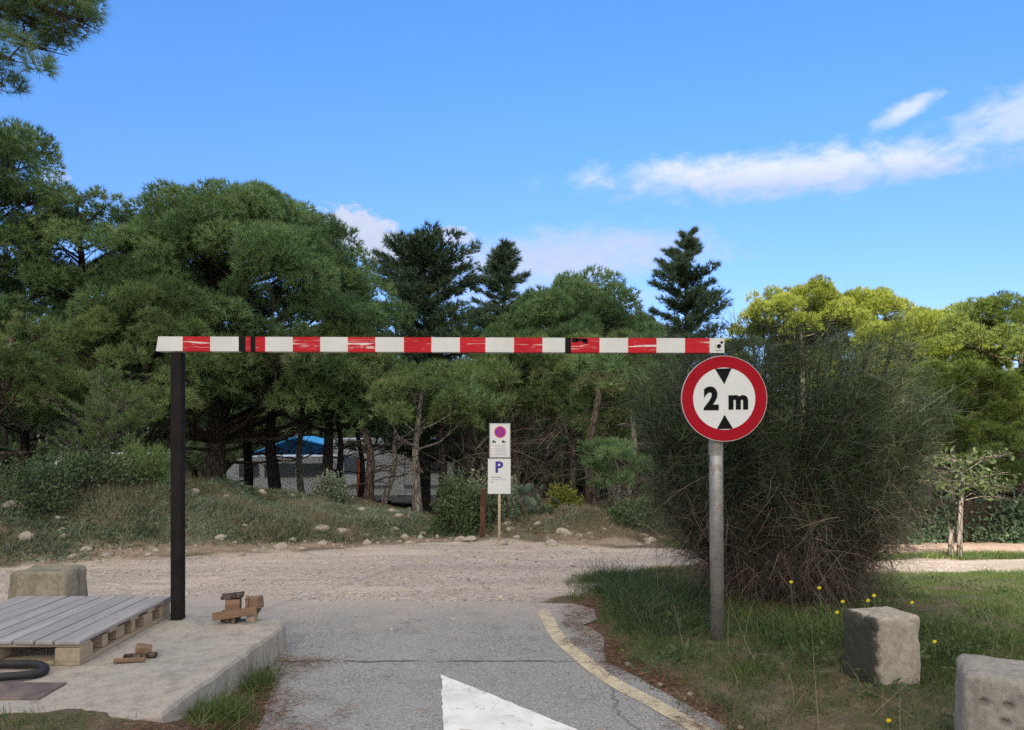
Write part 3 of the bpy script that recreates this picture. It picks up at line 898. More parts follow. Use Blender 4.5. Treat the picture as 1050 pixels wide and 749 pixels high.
pine_at('low dark pine filling the gap under the tall edge pine', 25, 285, 21, 190, 470, 'umbrella', 29, P_, BD, dens=24, trunk_r=0.14, npads=22, padr=0.36, group=TG)
pine_at('slim ragged pine with two loose tops against the sky', 86, 180, 18, 125, 430, 'column', 31, P_, BD, dens=24, trunk_r=0.14, npads=32, padr=0.42, group=TG)
pine_at('low spreading pine with olive foliage under the umbrella pine', 145, 300, 16.5, 200, 440, 'umbrella', 37, PO, BD, dens=26, trunk_r=0.13, npads=20, padr=0.36, group=TG)
pine_at('broad low pine with branches spreading behind the striped bar', 335, 345, 19, 185, 420, 'umbrella', 41, PO, BD, dens=26, trunk_r=0.15, npads=16, padr=0.34, group=TG, low_limbs=2)
pine_at('leaning pine with bare brown trunk beside the edge of the bank', -20, 330, 14.5, 150, 420, 'column', 43, PO, B_, dens=30, trunk_r=0.13, npads=9, padr=0.38, lean=(0.20, 0), group=TG, low_limbs=14)
# --- middle
make_args = dict(group=TG)
loc, H, Rw, c = crown_base(436, 246, 0, 25, 165, 470)
make_cypress('dark ragged cypress with bushy rounded top between the umbrella pine and the sign', loc, H, Rw, 51, CY, BD, dens=1.05, top_pow=0.44, cb=c, ragged=0.5, group='dark cypresses', trunk_r=0.2, lay=0.33, up=0.16)
loc, H, Rw, c = crown_base(516, 250, 0, 29, 100, 440)
make_cypress('narrow pointed dark cypress above the parking sign', loc, H, Rw, 52, CY, BD, dens=0.8, top_pow=0.7, cb=c, ragged=0.5, group='dark cypresses', up=0.1)
loc, H, Rw, c = crown_base(704, 239, 0, 32, 190, 440)
make_cypress('tall cone shaped dark cedar behind the striped bar end', loc, H, Rw, 53, CY, BD, dens=1.15, top_pow=0.78, cb=c * 0.5, ragged=0.36, group='dark cypresses', lay=0.52, up=0.16)
pine_at('rounded green pine with forked trunk behind the parking sign', 585, 288, 24, 205, 420, 'umbrella', 61, P_, B_, dens=25, trunk_r=0.15, npads=32, padr=0.32, group=TG, lean=(0.03, 0))
pine_at('small rounded pine low behind the parking sign', 530, 348, 21, 130, 440, 'umbrella', 67, PO, B_, dens=28, trunk_r=0.10, npads=14, padr=0.36, group=TG, low_limbs=14)
pine_at('green pine with low crown beside the broom bush', 628, 338, 19, 120, 455, 'column', 71, PO, B_, dens=28, trunk_r=0.11, npads=14, padr=0.36, group=TG, lean=(-0.03, 0), low_limbs=12)
pine_at('pine with two pale slim stems under the dark cypress', 428, 380, 17.5, 115, 440, 'umbrella', 73, PO, BP, dens=26, trunk_r=0.10, npads=9, padr=0.36, group=TG, low_limbs=6)
pine_at('young bushy pine beside the broom with bright needles', 632, 452, 16, 80, 500, 'umbrella', 79, P_, BP, dens=34, trunk_r=0.06, npads=8, padr=0.42, group=TG)
pine_at('far green pine crown in the gap above the parking sign', 560, 312, 34, 150, 400, 'umbrella', 83, P_, BD, dens=20, trunk_r=0.17, npads=16, padr=0.34, group=TG)
pine_at('distant low pine between the cedar and the middle pines', 645, 322, 36, 110, 400, 'umbrella', 89, PO, BD, dens=20, trunk_r=0.17, npads=12, padr=0.36, group=TG)
pine_at('dark pine behind the forked pine', 470, 330, 28, 130, 440, 'column', 97, P_, BD, dens=22, trunk_r=0.15, npads=16, padr=0.36, group=TG)
# --- east side, in the sun
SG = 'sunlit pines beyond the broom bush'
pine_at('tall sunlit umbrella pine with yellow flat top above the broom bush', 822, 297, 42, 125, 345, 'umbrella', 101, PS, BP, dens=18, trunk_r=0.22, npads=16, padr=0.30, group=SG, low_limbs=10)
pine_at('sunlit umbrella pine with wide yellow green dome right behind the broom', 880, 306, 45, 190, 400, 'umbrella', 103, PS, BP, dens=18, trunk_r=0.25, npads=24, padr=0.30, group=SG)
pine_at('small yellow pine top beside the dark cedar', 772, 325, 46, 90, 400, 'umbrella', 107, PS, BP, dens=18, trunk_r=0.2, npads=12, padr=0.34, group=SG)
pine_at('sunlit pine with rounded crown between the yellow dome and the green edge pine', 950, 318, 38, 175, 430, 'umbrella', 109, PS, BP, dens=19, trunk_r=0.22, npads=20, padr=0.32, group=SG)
pine_at('low sunlit pine with slim pale stems behind the young staked tree', 975, 372, 27, 140, 468, 'umbrella', 113, M['pine_lit'], BP, dens=24, trunk_r=0.12, npads=18, padr=0.30, group=SG, low_limbs=10, lean=(0.03, 0))
pine_at('big green pine at the picture edge rising over the staked tree', 1048, 312, 30, 190, 470, 'column', 127, M['pine_lit'], B_, dens=22, trunk_r=0.2, npads=24, padr=0.34, group=SG)
pine_at('mid green pine with low branches reaching over the dark fence', 1045, 430, 22, 120, 510, 'umbrella', 131, M['pine_lit'], B_, dens=26, trunk_r=0.11, npads=10, padr=0.38, group=SG)
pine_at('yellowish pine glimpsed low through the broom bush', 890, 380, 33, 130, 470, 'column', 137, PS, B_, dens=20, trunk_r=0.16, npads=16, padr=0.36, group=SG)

# bare trunks standing under the crowns
slim = [(250, 258, 515, 420, 21, 0.17, BD, 'dark straight pine trunk close beside the big umbrella pine'), (279, 281, 512, 400, 20, 0.20, BD, 'dark straight pine trunk in front of the blue tarpaulin'),
        (309, 309, 512, 400, 21, 0.11, BP, 'pale slim pine trunk in front of the blue tarpaulin'), (352, 345, 516, 430, 20, 0.12, BD, 'dark slim trunk in front of the white caravan'),
        (382, 374, 526, 440, 18, 0.14, B_, 'grey leaning trunk in front of the white caravan'), (396, 408, 524, 440, 18.5, 0.09, BP, 'thin pale trunk leaning over the caravan'),
        (449, 457, 535, 420, 18, 0.13, BD, 'dark trunk between the caravan and the round shrub'), (480, 484, 520, 420, 19, 0.11, BD, 'dark slim trunk behind the parking sign'),
        (603, 612, 537, 400, 17.5, 0.13, B_, 'brown slightly curved trunk on the mound beyond the gravel'), (629, 631, 541, 410, 19, 0.12, BP, 'pale slim trunk beside the broom bush'),
        (645, 648, 545, 420, 18, 0.12, BP, 'pale mottled trunk half behind the broom bush'), (372, 366, 520, 430, 21, 0.10, BD, 'dark thin trunk next to the orange pole')]
for k_, (px, ptop, pbase, top_py, Yd, r, bm_, lab) in enumerate(slim):
    rng = np.random.default_rng(500 + k_)
    a = at(px, pbase, Yd); a.z = zg(a.x, Yd)
    b = at(ptop, top_py, Yd)
    r *= 0.85
    root = empty('pine_tree', a, 0, lab, 'tree', 'slim trunks under the pines')
    mb = MB()
    n = 7
    d = b - a
    path = [Vector((d.x * (u ** 1.2) + 0.07 * math.sin(u * 6 + k_), 0.05 * math.sin(u * 5 + k_ * 2), d.z * u)) for u in [i / n for i in range(n + 1)]]
    path = [Vector((0, 0, -0.4))] + path
    mb.tube(path, [r * 1.2] + [r * (1.1 - 0.55 * i / n) for i in range(n + 1)], 8)
    for q in range(11):
        u = rng.uniform(0.35, 1.0)
        p0 = path[1 + int(u * (n - 0.01))]
        an = rng.uniform(0, 6.28); L = rng.uniform(0.4, 1.1)
        dd = Vector((math.cos(an), math.sin(an), rng.uniform(-0.3, 0.4)))
        p2 = p0 + dd * L
        mb.tube([p0, p0 + dd * L * 0.5 + Vector((0, 0, .06)), p2], [r * 0.22, r * 0.14, 0.005], 4, cap=False)
        for s_ in range(3):
            pp = p0.lerp(p2, rng.uniform(0.4, 1))
            mb.tube([pp, pp + Vector(sphere_dirs(1, rng)[0]) * L * 0.4], [0.008, 0.003], 3, cap=False)
    mb.build('trunk', bm_, root)
    pads = [(np.array([d.x + rng.uniform(-.8, .8), rng.uniform(-.6, .6), d.z + rng.uniform(-0.1, 0.8)]), (0.62, 0.62, 0.42)) for q in range(4)]
    C, D, TO = pad_tufts(pads, 24, rng, nsub=8)
    V, T, tint = tufts(C, D, 9, 0.21, 0.017, 0.55, rng)
    link('crown', raw_mesh('crown', V, F3=T, mats=(PO if k_ % 2 else P_), tint=tint), root)

# the wood behind: one far mass of crowns and trunks
rng = np.random.default_rng(77)
pads, mb = [], MB()
for i in range(190):
    Yd = rng.uniform(39, 62)
    x = rng.uniform(-48, 56) * Yd / 60
    z0 = zg(x, Yd)
    hi = rng.uniform(4.5, 6.6)
    for q in range(5):
        pads.append((np.array([x + rng.normal(0, 1.1), Yd + rng.normal(0, 0.9), z0 + hi * rng.uniform(0.42, 0.95)]), (1.5, 1.5, 1.0)))
    for q in range(2):
        pads.append((np.array([x + rng.normal(0, 1.6), Yd + rng.normal(0, 0.9), z0 + rng.uniform(0.3, 1.6)]), (1.3, 1.3, 0.8)))
    mb.tube([(x, Yd, z0 - 0.3), (x + rng.normal(0, .2), Yd, z0 + hi * 0.5), (x + rng.normal(0, .4), Yd, z0 + hi * 0.9)], [0.18, 0.14, 0.05], 6, cap=False)
C, D, TO = pad_tufts(pads, 5.5, rng, nsub=9)
V, T, tint = tufts(C, D, 8, 0.42, 0.05, 0.6, rng)
wood = link('far_wood', raw_mesh('far_wood', V, F3=T, mats=M['shrub'], tint=tint))
tag(wood, 'dark mass of evergreen wood filling the gaps behind the pines', 'wood', kind='stuff')
wt = mb.build('trunks', BD, wood); tag(wt, kind='stuff')

# ------------------------------------------------------------------ the broom bush
rng = np.random.default_rng(4)
bc = at(800, 640, 7.15)
root = empty('broom_bush', (bc.x, 7.15, zg(bc.x, 7.15)), 0, 'large dark wiry broom bush with dry brown stems below', 'bush')
Hb = 2.62
# branches start at the base and end on a lopsided dome: wide at shoulder height, narrow at the foot
nb = 300
a = rng.uniform(0, 2 * math.pi, nb)
uu = rng.uniform(0.0, 1.0, nb)
zt_ = 0.5 + (Hb - 0.62) * uu ** 0.75
env = np.interp(zt_, [0.0, 0.5, 1.0, 1.6, 2.0, 2.3, 2.62], [0.9, 1.05, 1.26, 1.45, 1.45, 1.36, 1.12])
rr = env * np.sqrt(rng.uniform(0.16, 1.0, nb))
ends = np.stack([np.cos(a) * rr * 1.0 - 0.02, np.sin(a) * rr * 0.82, zt_ + rng.normal(0, 0.05, nb)], 1)
starts = np.stack([np.cos(a) * 0.32 * rng.uniform(0.2, 1, nb), np.sin(a) * 0.28 * rng.uniform(0.2, 1, nb), np.zeros(nb)], 1)
mb = MB()
mids = starts * 0.45 + ends * 0.55 + np.stack([np.cos(a) * 0.10, np.sin(a) * 0.10, 0.06 + 0 * a], 1)
for s_, m_, e_ in zip(starts, mids, ends):
    mb.tube([Vector(s_), Vector(m_), Vector(e_)], [0.013, 0.008, 0.003], 4, cap=False)
mb.build('branches', m_bark('broom_bark', (0.05, 0.042, 0.034), (0.095, 0.08, 0.065), 20), root)


def on_branch(idx, u):
    u = u[:, None]
    return starts[idx] * (1 - u) ** 2 + 2 * (mids[idx] * 1.0) * u * (1 - u) + ends[idx] * u * u
N1 = 90000
idx = rng.integers(0, nb, N1)
u = rng.uniform(0.40, 1.0, N1) ** 0.8
P0 = on_branch(idx, u) + rng.normal(0, 0.055, (N1, 3))
hz = unit(P0 * np.array([1, 1, 0]) + 1e-6)
keep = P0[:, 2] > rng.uniform(0.25, 1.3, N1)
wild = unit(np.repeat(rng.normal(0, 1, (nb, 3)), 1, 0))[idx]
D0 = unit(hz * 0.40 + wild * 0.45 + np.array([0, 0, 0.45]) + rng.normal(0, 0.62, (N1, 3)))
P0, D0, hz = P0[keep], D0[keep], hz[keep]
n = len(P0)
V, Q, tt = strands(P0, D0, rng.uniform(0.07, 0.24, n), rng.uniform(0.003, 0.0065, n), 2, rng.normal(0, 0.3, (n, 3)), rng, np.clip(rng.normal(0.42, 0.2, n) + rng.normal(0, .16, nb)[idx[keep]], 0, 1))
# longer arching twigs that break the outline
n2 = 2600
idx = rng.integers(0, nb, n2)
P1 = on_branch(idx, rng.uniform(0.55, 1, n2)) + rng.normal(0, 0.05, (n2, 3))
D1 = unit(unit(P1 * np.array([1, 1, 0]) + 1e-6) * 0.6 + np.array([0, 0, 0.55]) + rng.normal(0, 0.5, (n2, 3)))
V1, Q1, t1 = strands(P1, D1, rng.uniform(0.18, 0.40, n2), np.full(n2, 0.0045), 4, rng.normal(0, 0.35, (n2, 3)) + np.array([0, 0, -.1]), rng, rng.uniform(0.3, 1.0, n2))
# the two share one mesh: pad the short stems' quads with the long ones'
V, Q, tt = np.concatenate([V, V1]), np.concatenate([Q, Q1 + len(V)]), np.concatenate([tt, t1])
link('green_stems', raw_mesh('green_stems', V, F4=Q, mats=M['broom'], tint=tt), root)
# dry skirt hanging down over the foot
N2 = 34000
idx = rng.integers(0, nb, N2)
P0 = on_branch(idx, rng.uniform(0.15, 1.0, N2)) + rng.normal(0, 0.05, (N2, 3))
keep = P0[:, 2] < rng.uniform(0.3, 1.65, N2)
P0 = P0[keep]
n = len(P0)
hz = unit(P0 * np.array([1, 1, 0]) + 1e-6)
P0 = P0 + hz * rng.uniform(0, 0.16, (n, 1))
D0 = unit(hz * 0.45 + np.array([0, 0, 0.0]) + rng.normal(0, 0.7, (n, 3)))
V, Q, tt = strands(P0, D0, rng.uniform(0.10, 0.42, n), rng.uniform(0.003, 0.006, n), 4, hz * -0.1 + np.array([0, 0, -0.4]) + rng.normal(0, 0.35, (n, 3)), rng, np.clip(rng.normal(0.45, 0.25, n), 0, 1))
V[:, 2] = np.maximum(V[:, 2], 0.0)
link('dry_stems', raw_mesh('dry_stems', V, F4=Q, mats=M['broom_dry'], tint=tt), root)

# ------------------------------------------------------------------ shrubs and plants on the banks


def shrub(name, label, px, py, Y, w_px, h_px, leafm, seed, n=5200, leaf=(0.06, 0.035), group='shrubs on the bank', spiky=False):
    rng = np.random.default_rng(seed)
    k = Y / F
    c = at(px, py, Y); c.z = zg(c.x, Y)
    W_, H_ = w_px * k / 2, h_px * k
    root = empty(name, c, 0, label, 'shrub', group)
    mb = MB()
    tips = []
    for i in range(26):
        d = sphere_dirs(1, rng, 0.05)[0]
        e = Vector((d[0] * W_ * 0.85, d[1] * W_ * 0.8, 0.08 + d[2] * H_ * 0.85))
        mb.tube([Vector((d[0] * .05, d[1] * .05, -0.05)), e * 0.5 + Vector((0, 0, .05)), e], [0.014, 0.009, 0.003], 4, cap=False)
        tips.append(np.array(e))
    mb.build('stems', M['twig_grey'], root)
    tips = np.array(tips)
    i = rng.integers(0, len(tips), n)
    C = tips[i] * rng.uniform(0.55, 1.05, (n, 1)) + rng.normal(0, 1, (n, 3)) * np.array([W_, W_, H_]) * 0.13
    C[:, 2] = np.abs(C[:, 2])
    D = unit(C * np.array([1, 1, 0.6]) + np.array([0, 0, 0.35 * H_]) + rng.normal(0, 0.4 * W_, (n, 3)))
    if spiky:
        V, T, tint = tufts(C, D, 5, leaf[0], leaf[1], 0.4, rng)
        link('foliage', raw_mesh('foliage', V, F3=T, mats=leafm, tint=tint), root)
    else:
        V, Qd, tint = leaves(C, unit(D + rng.normal(0, .5, (n, 3))), leaf[0], leaf[1], rng, np.clip(rng.normal(.45, .2, n), 0, 1))
        link('foliage', raw_mesh('foliage', V, F4=Qd, mats=leafm, tint=tint), root)
    return root

shrub('shrub', 'dense round dark green shrub beside the rusty post', 472, 556, 13.9, 62, 62, M['shrub'], 1, 9000)
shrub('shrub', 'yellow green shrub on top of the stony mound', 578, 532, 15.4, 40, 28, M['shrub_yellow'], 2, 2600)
shrub('shrub', 'bushy olive pine seedling on the grassy bank near the dark post', 150, 512, 12.6, 62, 44, M['pine_olive'], 3, 2600, (0.11, 0.008), spiky=True)
shrub('shrub', 'dark blue green shrub at the foot of the half bare young pine', 92, 520, 12.2, 120, 36, M['shrub'], 4, 6000)
shrub('shrub', 'low green shrub at the edge of the bank under the leaning pine', 25, 528, 11.2, 110, 52, M['shrub'], 5, 6000, (0.05, 0.025))
shrub('shrub', 'small dull shrub under the trunks in front of the caravan', 340, 520, 15.6, 44, 26, M['cover'], 6, 2600)
shrub('shrub', 'grey green shrub between the parking sign and the mound', 505, 548, 14.6, 60, 60, M['cover'], 7, 4200, (0.07, 0.03))
shrub('shrub', 'broad low dark shrub between the mound and the broom bush', 660, 548, 14.6, 90, 40, M['shrub'], 8, 4200)
for i, (px, py, Yd, wp, hp, lab) in enumerate(((900, 560, 18.6, 120, 46, 'dark hedge shrub before the fence just beyond the broom bush'), (960, 556, 19.4, 110, 42, 'dark hedge shrub behind the staked young tree'), (1040, 556, 19.4, 130, 46, 'dark hedge shrub at the end of the fence'), (850, 560, 19, 120, 60, 'dark hedge shrub hidden behind the broom bush'))):
    shrub('hedge_shrub', lab, px, py, Yd, wp, hp, M['cypress'], 20 + i, 7000, (0.11, 0.06), 'dark hedge along the fence')  # darker leaf colour stands in for deep shade under the pines

# prickly pear on the mound: flat oval pads
rng = np.random.default_rng(8)
c = at(542, 540, 14.6); c.z = zg(c.x, 14.6) - 0.03
root = empty('prickly_pear', c, 0, 'grey green prickly pear cactus on the mound behind the parking sign', 'cactus')
bm = bmesh.new()
for i in range(22):
    lv = rng.integers(0, 3)
    p = Vector((rng.normal(0, 0.34), rng.normal(0, 0.2), 0.12 + lv * 0.2 + rng.uniform(0, .06)))
    Mx = Matrix.Translation(p) @ Euler((rng.normal(0, .45), rng.normal(0, .4), rng.uniform(0, 6.28))).to_matrix().to_4x4() @ Matrix.Diagonal((0.075, 0.018, 0.115, 1))
    bmesh.ops.create_icosphere(bm, subdivisions=2, radius=1, matrix=Mx)
for f in bm.faces: f.smooth = True
me = bpy.data.meshes.new('pads'); bm.to_mesh(me); bm.free(); me.materials.append(m_plain('cactus_skin', (0.075, 0.11, 0.065), 0.6, 0.35, 5))
link('cactus_pads', me, root)

# half bare young pine on the bank
rng = np.random.default_rng(15)
c = at(103, 505, 12.9); c.z = zg(c.x, 12.9)
root = empty('young_pine', c, 0, 'half bare young pine with pale grey branches on the bank', 'tree')
mb = MB()
Hy = 2.05
Cs, Ds = [], []
for st in range(2):
    lx = -0.03 if st == 0 else 0.22
    tp = [Vector((lx * i / 8 * 1.3 + 0.03 * math.sin(i), 0, Hy * (1 if st == 0 else .8) * i / 8)) for i in range(9)]
    mb.tube([Vector((0, 0, -0.2))] + tp, [0.05] + [0.042 * (1 - 0.85 * i / 8) + 0.004 for i in range(9)], 6)
    for i in range(46):
        u = rng.uniform(0.08, 0.97)
        p0 = tp[int(u * 7.99)]
        an = rng.uniform(0, 6.28)
        L = (1.0 - 0.55 * abs(u - 0.4) * 1.6) * rng.uniform(0.4, 0.95)
        d = Vector((math.cos(an), math.sin(an) * .8, rng.uniform(0.25, 0.8)))
        p1, p2 = p0 + d * L * 0.5, p0 + d * L + Vector((0, 0, .10 * L))
        mb.tube([p0, p1, p2], [0.012, 0.008, 0.003], 4, cap=False)
        for q in range(6):
            pp = p0.lerp(p2, rng.uniform(.35, 1))
            e = pp + (d * 0.7 + Vector(sphere_dirs(1, rng)[0]) * 0.6) * L * 0.42
            mb.tube([pp, e], [0.005, 0.002], 3, cap=False)
            if d.x > -0.1 or rng.uniform() < 0.45:
                nn = 7
                Cs.append(np.array(pp) + (np.array(e) - np.array(pp)) * rng.uniform(0.3, 1, (nn, 1)))
                Ds.append(np.tile(np.array((e - pp).normalized()), (nn, 1)))
mb.build('trunk', M['twig_grey'], root)
V, T, tint = tufts(np.concatenate(Cs), np.concatenate(Ds), 8, 0.085, 0.006, 0.5, rng)
link('crown', raw_mesh('crown', V, F3=T, mats=M['pine_olive'], tint=tint), root)

# thickets of dead branches under the middle pines
for i, (px, py, Yd, wp, hp, lab) in enumerate(((552, 540, 16.8, 95, 150, 'tangle of dead grey branches behind the parking sign'), (668, 560, 15.5, 70, 110, 'tangle of dead branches beside the broom bush'), (500, 540, 17.5, 80, 110, 'thin dead branches rising behind the rusty post'))):
    rng = np.random.default_rng(300 + i)
    k = Yd / F
    c = at(px, py, Yd); c.z = zg(c.x, Yd)
    root = empty('dead_thicket', c, 0, lab, 'thicket', 'dead thickets under the pines')
    n = 260
    base = np.stack([rng.normal(0, wp * k * 0.24, n), rng.normal(0, 0.4, n), rng.uniform(0, hp * k * 0.6, n)], 1)
    D = unit(np.stack([rng.normal(0, .7, n), rng.normal(0, .5, n), rng.uniform(.1, 1.0, n)], 1))
    V, Q, tt = strands(base, D, rng.uniform(0.3, 1.1, n) * hp * k * 0.55, rng.uniform(.004, .012, n), 4, np.stack([rng.normal(0, .3, n), rng.normal(0, .2, n), rng.uniform(-.6, .1, n)], 1), rng, rng.uniform(0.1, .85, n))
    link('branches', raw_mesh('branches', V, F4=Q, mats=M['broom_dry'], tint=tt), root)

# young staked tree on the red earth
rng = np.random.default_rng(17)
c = on_ground(984, 574)
root = empty('young_tree', c, 0, 'young broad leaved tree with thin pale trunk on red earth', 'tree')
mb = MB()
mb.tube([(0, 0, -0.2), (0.0, 0, 0.5), (0.03, 0, 1.15), (0.02, 0, 1.7)], [0.05, 0.042, 0.034, 0.012], 7)
Cs = []
for i in range(30):
    an = rng.uniform(0, 6.28); L = rng.uniform(0.35, 0.95)
    p0 = Vector((0.02, 0, rng.uniform(0.95, 1.65)))
    d = Vector((math.cos(an), math.sin(an), rng.uniform(0.0, 0.5)))
    p2 = p0 + d * L
    mb.tube([p0, p0.lerp(p2, .5) + Vector((0, 0, .05)), p2], [0.013, 0.008, 0.003], 4, cap=False)
    for q in range(7):
        pp = p0.lerp(p2, rng.uniform(.4, 1)); e = pp + Vector(sphere_dirs(1, rng, -.3)[0]) * 0.24
        mb.tube([pp, e], [0.004, 0.002], 3, cap=False)
        Cs.append(np.array(pp) + (np.array(e) - np.array(pp)) * rng.uniform(0.2, 1.1, (4, 1)))
mb.build('trunk', M['bark_pale'], root)
C = np.concatenate(Cs)
V, Qd, tint = leaves(C, sphere_dirs(len(C), rng, -.7), 0.10, 0.05, rng, rng.uniform(0, 1, len(C)))
link('crown', raw_mesh('crown', V, F4=Qd, mats=M['leaf_pale'], tint=tint), root)
c = on_ground(975, 573)
root = empty('wooden_stake', c, 0, 'short wooden stake beside the young tree on red earth', 'stake')
MB().tube([(0, 0, -0.15), (0.0, 0, 0.3), (0.02, 0, 0.50)], [0.045, 0.045, 0.043], 8).build('stake', M['bark_pale'], root)

# reed fence
pts = [Vector((x, 18.0 + (x - 4) * 0.14, 0)) for x in np.arange(4.6, 17.0, 0.06)]
rng = np.random.default_rng(19)
root = empty('reed_fence', (5, 18, zg(5, 18)), 0, 'dark reed fence along the back of the red earth', 'fence')
mb = MB()
o5 = root.location.copy()
for p in pts:
    z = zg(p.x, p.y)
    mb.box(Vector((p.x, p.y + rng.uniform(-.01, .01), z + 0.50)) - o5, (0.05, 0.02, 1.1 + rng.uniform(-.08, .08)), (0, rng.normal(0, .03), 0))
mb.build('reeds', M['fence_reed'], root)
for p in pts[::30]:
    MB().box((0, 0, 0), (0.07, 0.07, 1.3)).build('post', M['fence_reed'], root, Vector((p.x, p.y + 0.05, zg(p.x, p.y) + 0.5)) - o5)


# ------------------------------------------------------------------ ground cover


def scatter_blades(name, label, m, region, n, h, w_, rng, lean=0.35, segs=2, curl=0.35, tintmu=0.45, cat='grass', clump=None, tsd=.2):
    """grass blades where region(x, y) accepts a random number"""
    x0, x1, y0, y1 = region[0]
    out = []
    x = rng.uniform(x0, x1, n)
    # more blades close to the viewer, where each shows larger
    y = y0 + (y1 - y0) * rng.uniform(0, 1, n) ** 1.25
    keep = rng.uniform(0, 1, n) < region[1](x, y)
    x, y = x[keep], y[keep]
    n = len(x)
    P = np.stack([x, y, zt(x, y) + 0.005], 1)
    hs = h * rng.uniform(0.45, 1.25, n) * (1 + 0.5 * vnoise(x, y, 1.9, 33))
    D = unit(np.stack([rng.normal(0, lean, n), rng.normal(0, lean, n), np.ones(n)], 1))
    a = rng.uniform(0, 6.28, n)
    bend = np.stack([np.cos(a), np.sin(a), -0.55 * np.ones(n)], 1) * rng.uniform(0.1, 1, (n, 1)) * curl
    V, Q, tt = strands(P, D, np.maximum(hs, 0.015), w_ * rng.uniform(.7, 1.3, n), segs, bend, rng, np.clip(rng.normal(tintmu, tsd, n), 0, 1))
    o = link(name, raw_mesh(name, V, F4=Q, mats=m, tint=tt))
    return tag(o, label, cat, kind='stuff')


def free(x, y, platform=True):
    f = 1 - np.maximum(soft_inside(ASPHALT, x, y, 0.05, 3), soft_inside(GRAVEL, x, y, 0.3, 2))
    f = f * (1 - soft_inside(DIRT, x, y, 0.5, 4) * 0.95)
    return f * ~((x > -6.3) & (x < -1.57) & (y > 3.66) & (y < 5.8))

lit_f = lambda x, y: np.maximum(soft_inside(LITTER, x, y, 0.16, 6), soft_inside(LITTER2, x, y, 0.14, 8) * 0.8)
patchy = lambda x, y, s, a, b, sd_: sstep(a, b, vnoise(x, y, s, sd_) * 0.65 + vnoise(x, y, s * 3.3, sd_ + 1) * 0.35)
# thin worn grass by the road and blocks, thick meadow further back
worn = lambda x, y: 1 - 0.55 * np.exp(-(((x - 1.75) / 1.05) ** 2 + ((y - 3.9) / 0.85) ** 2))
rg = np.random.default_rng(21)
scatter_blades('grass', 'short green grass on the verge round the concrete blocks', M['grass'],
               ((0.5, 9.5, 2.6, 10.6), lambda x, y: free(x, y) * (1 - 0.93 * lit_f(x, y)) * worn(x, y) * (0.35 + 0.65 * patchy(x, y, 1.2, -0.5, 0.25, 51)) * (x > 0.55)), 460000, 0.068, 0.0042, rg, 0.5)
scatter_blades('grass', 'dull dark grass mixed through the verge', M['grass_dark'],
               ((0.5, 7, 2.6, 9.5), lambda x, y: free(x, y) * (1 - 0.9 * lit_f(x, y)) * (0.2 + 0.8 * patchy(x, y, 1.6, 0.0, 0.5, 57))), 60000, 0.085, 0.005, rg, 0.6)
scatter_blades('grass', 'straw coloured dead grass on the trodden verge', M['dry_grass'],
               ((0.6, 4.5, 2.6, 7.0), lambda x, y: free(x, y) * (1 - 0.6 * lit_f(x, y)) * patchy(x, y, 2.1, 0.05, 0.5, 61)), 70000, 0.06, 0.0035, rg, 0.9)
scatter_blades('tall_grass', 'long dark grass hanging over the road edge at the foot of the broom', M['grass_dark'],
               ((0.55, 2.2, 5.6, 9.0), lambda x, y: free(x, y) * (1 - 0.95 * lit_f(x, y)) * np.exp(-((x - 1.28) / 0.42) ** 4) * np.exp(-((y - 7.1) / 1.25) ** 4)), 24000, 0.24, 0.006, rg, 0.5, 4, 0.6)
scatter_blades('tall_grass', 'long rank grass between the broom bush and the concrete block', M['grass'],
               ((1.4, 4.3, 5.0, 6.6), lambda x, y: 0.55 * np.exp(-((y - 5.75) / 0.5) ** 2) * patchy(x, y, 1.6, -0.3, 0.5, 44)), 22000, 0.20, 0.006, rg, 0.45, 4, 0.6, 0.4)
rg = np.random.default_rng(22)
scatter_blades('grass', 'green grass and weeds in front of the concrete platform', M['grass'],
               ((-5.5, -1.05, 2.4, 5.3), lambda x, y: free(x, y) * (0.12 + 0.88 * patchy(x, y, 2.2, -0.1, 0.45, 71)) * (x < -1.22)), 60000, 0.07, 0.005, rg, 0.5)
tc = flat(210, 712)
scatter_blades('grass_tuft', 'tall green grass tuft growing against the platform side', M['grass'],
               ((-1.72, -1.3, 3.8, 4.9), lambda x, y: np.exp(-(((x + 1.56) / 0.10) ** 2 + ((y - 4.12) / 0.16) ** 2)) + 0.5 * np.exp(-(((x + 1.52) / 0.06) ** 2 + ((y - 4.62) / 0.16) ** 2))), 9000, 0.22, 0.005, rg, 0.6, 4, 0.5)
rg = np.random.default_rng(23)
bank_f = lambda x, y: sstep(0.15, 0.9, y - np.interp(x, YB_X, YB_Y) + 0.35 * vnoise(x, y, 1.1, 81))
scatter_blades('ground_cover', 'grey green herbs and grass covering the long bank', M['cover'],
               ((-10.5, -0.9, 5.5, 16.5), lambda x, y: bank_f(x, y) * (0.30 + 0.7 * patchy(x, y, 0.9, -0.45, 0.35, 91))), 250000, 0.10, 0.013, rg, 0.8, 2, 0.5)
scatter_blades('ground_cover', 'greener weeds in patches along the long bank', M['grass_dark'],
               ((-10.5, -0.9, 5.5, 15.5), lambda x, y: bank_f(x, y) * patchy(x, y, 0.6, -0.1, 0.5, 95)), 90000, 0.15, 0.014, rg, 0.7, 3, 0.5)
scatter_blades('dry_grass', 'dry pale grass tufts along the top of the bank', M['dry_grass'],
               ((-9, -0.9, 9, 16.0), lambda x, y: bank_f(x, y) * patchy(x, y, 1.3, -0.1, 0.5, 97)), 80000, 0.17, 0.007, rg, 0.4, 3, 0.4)
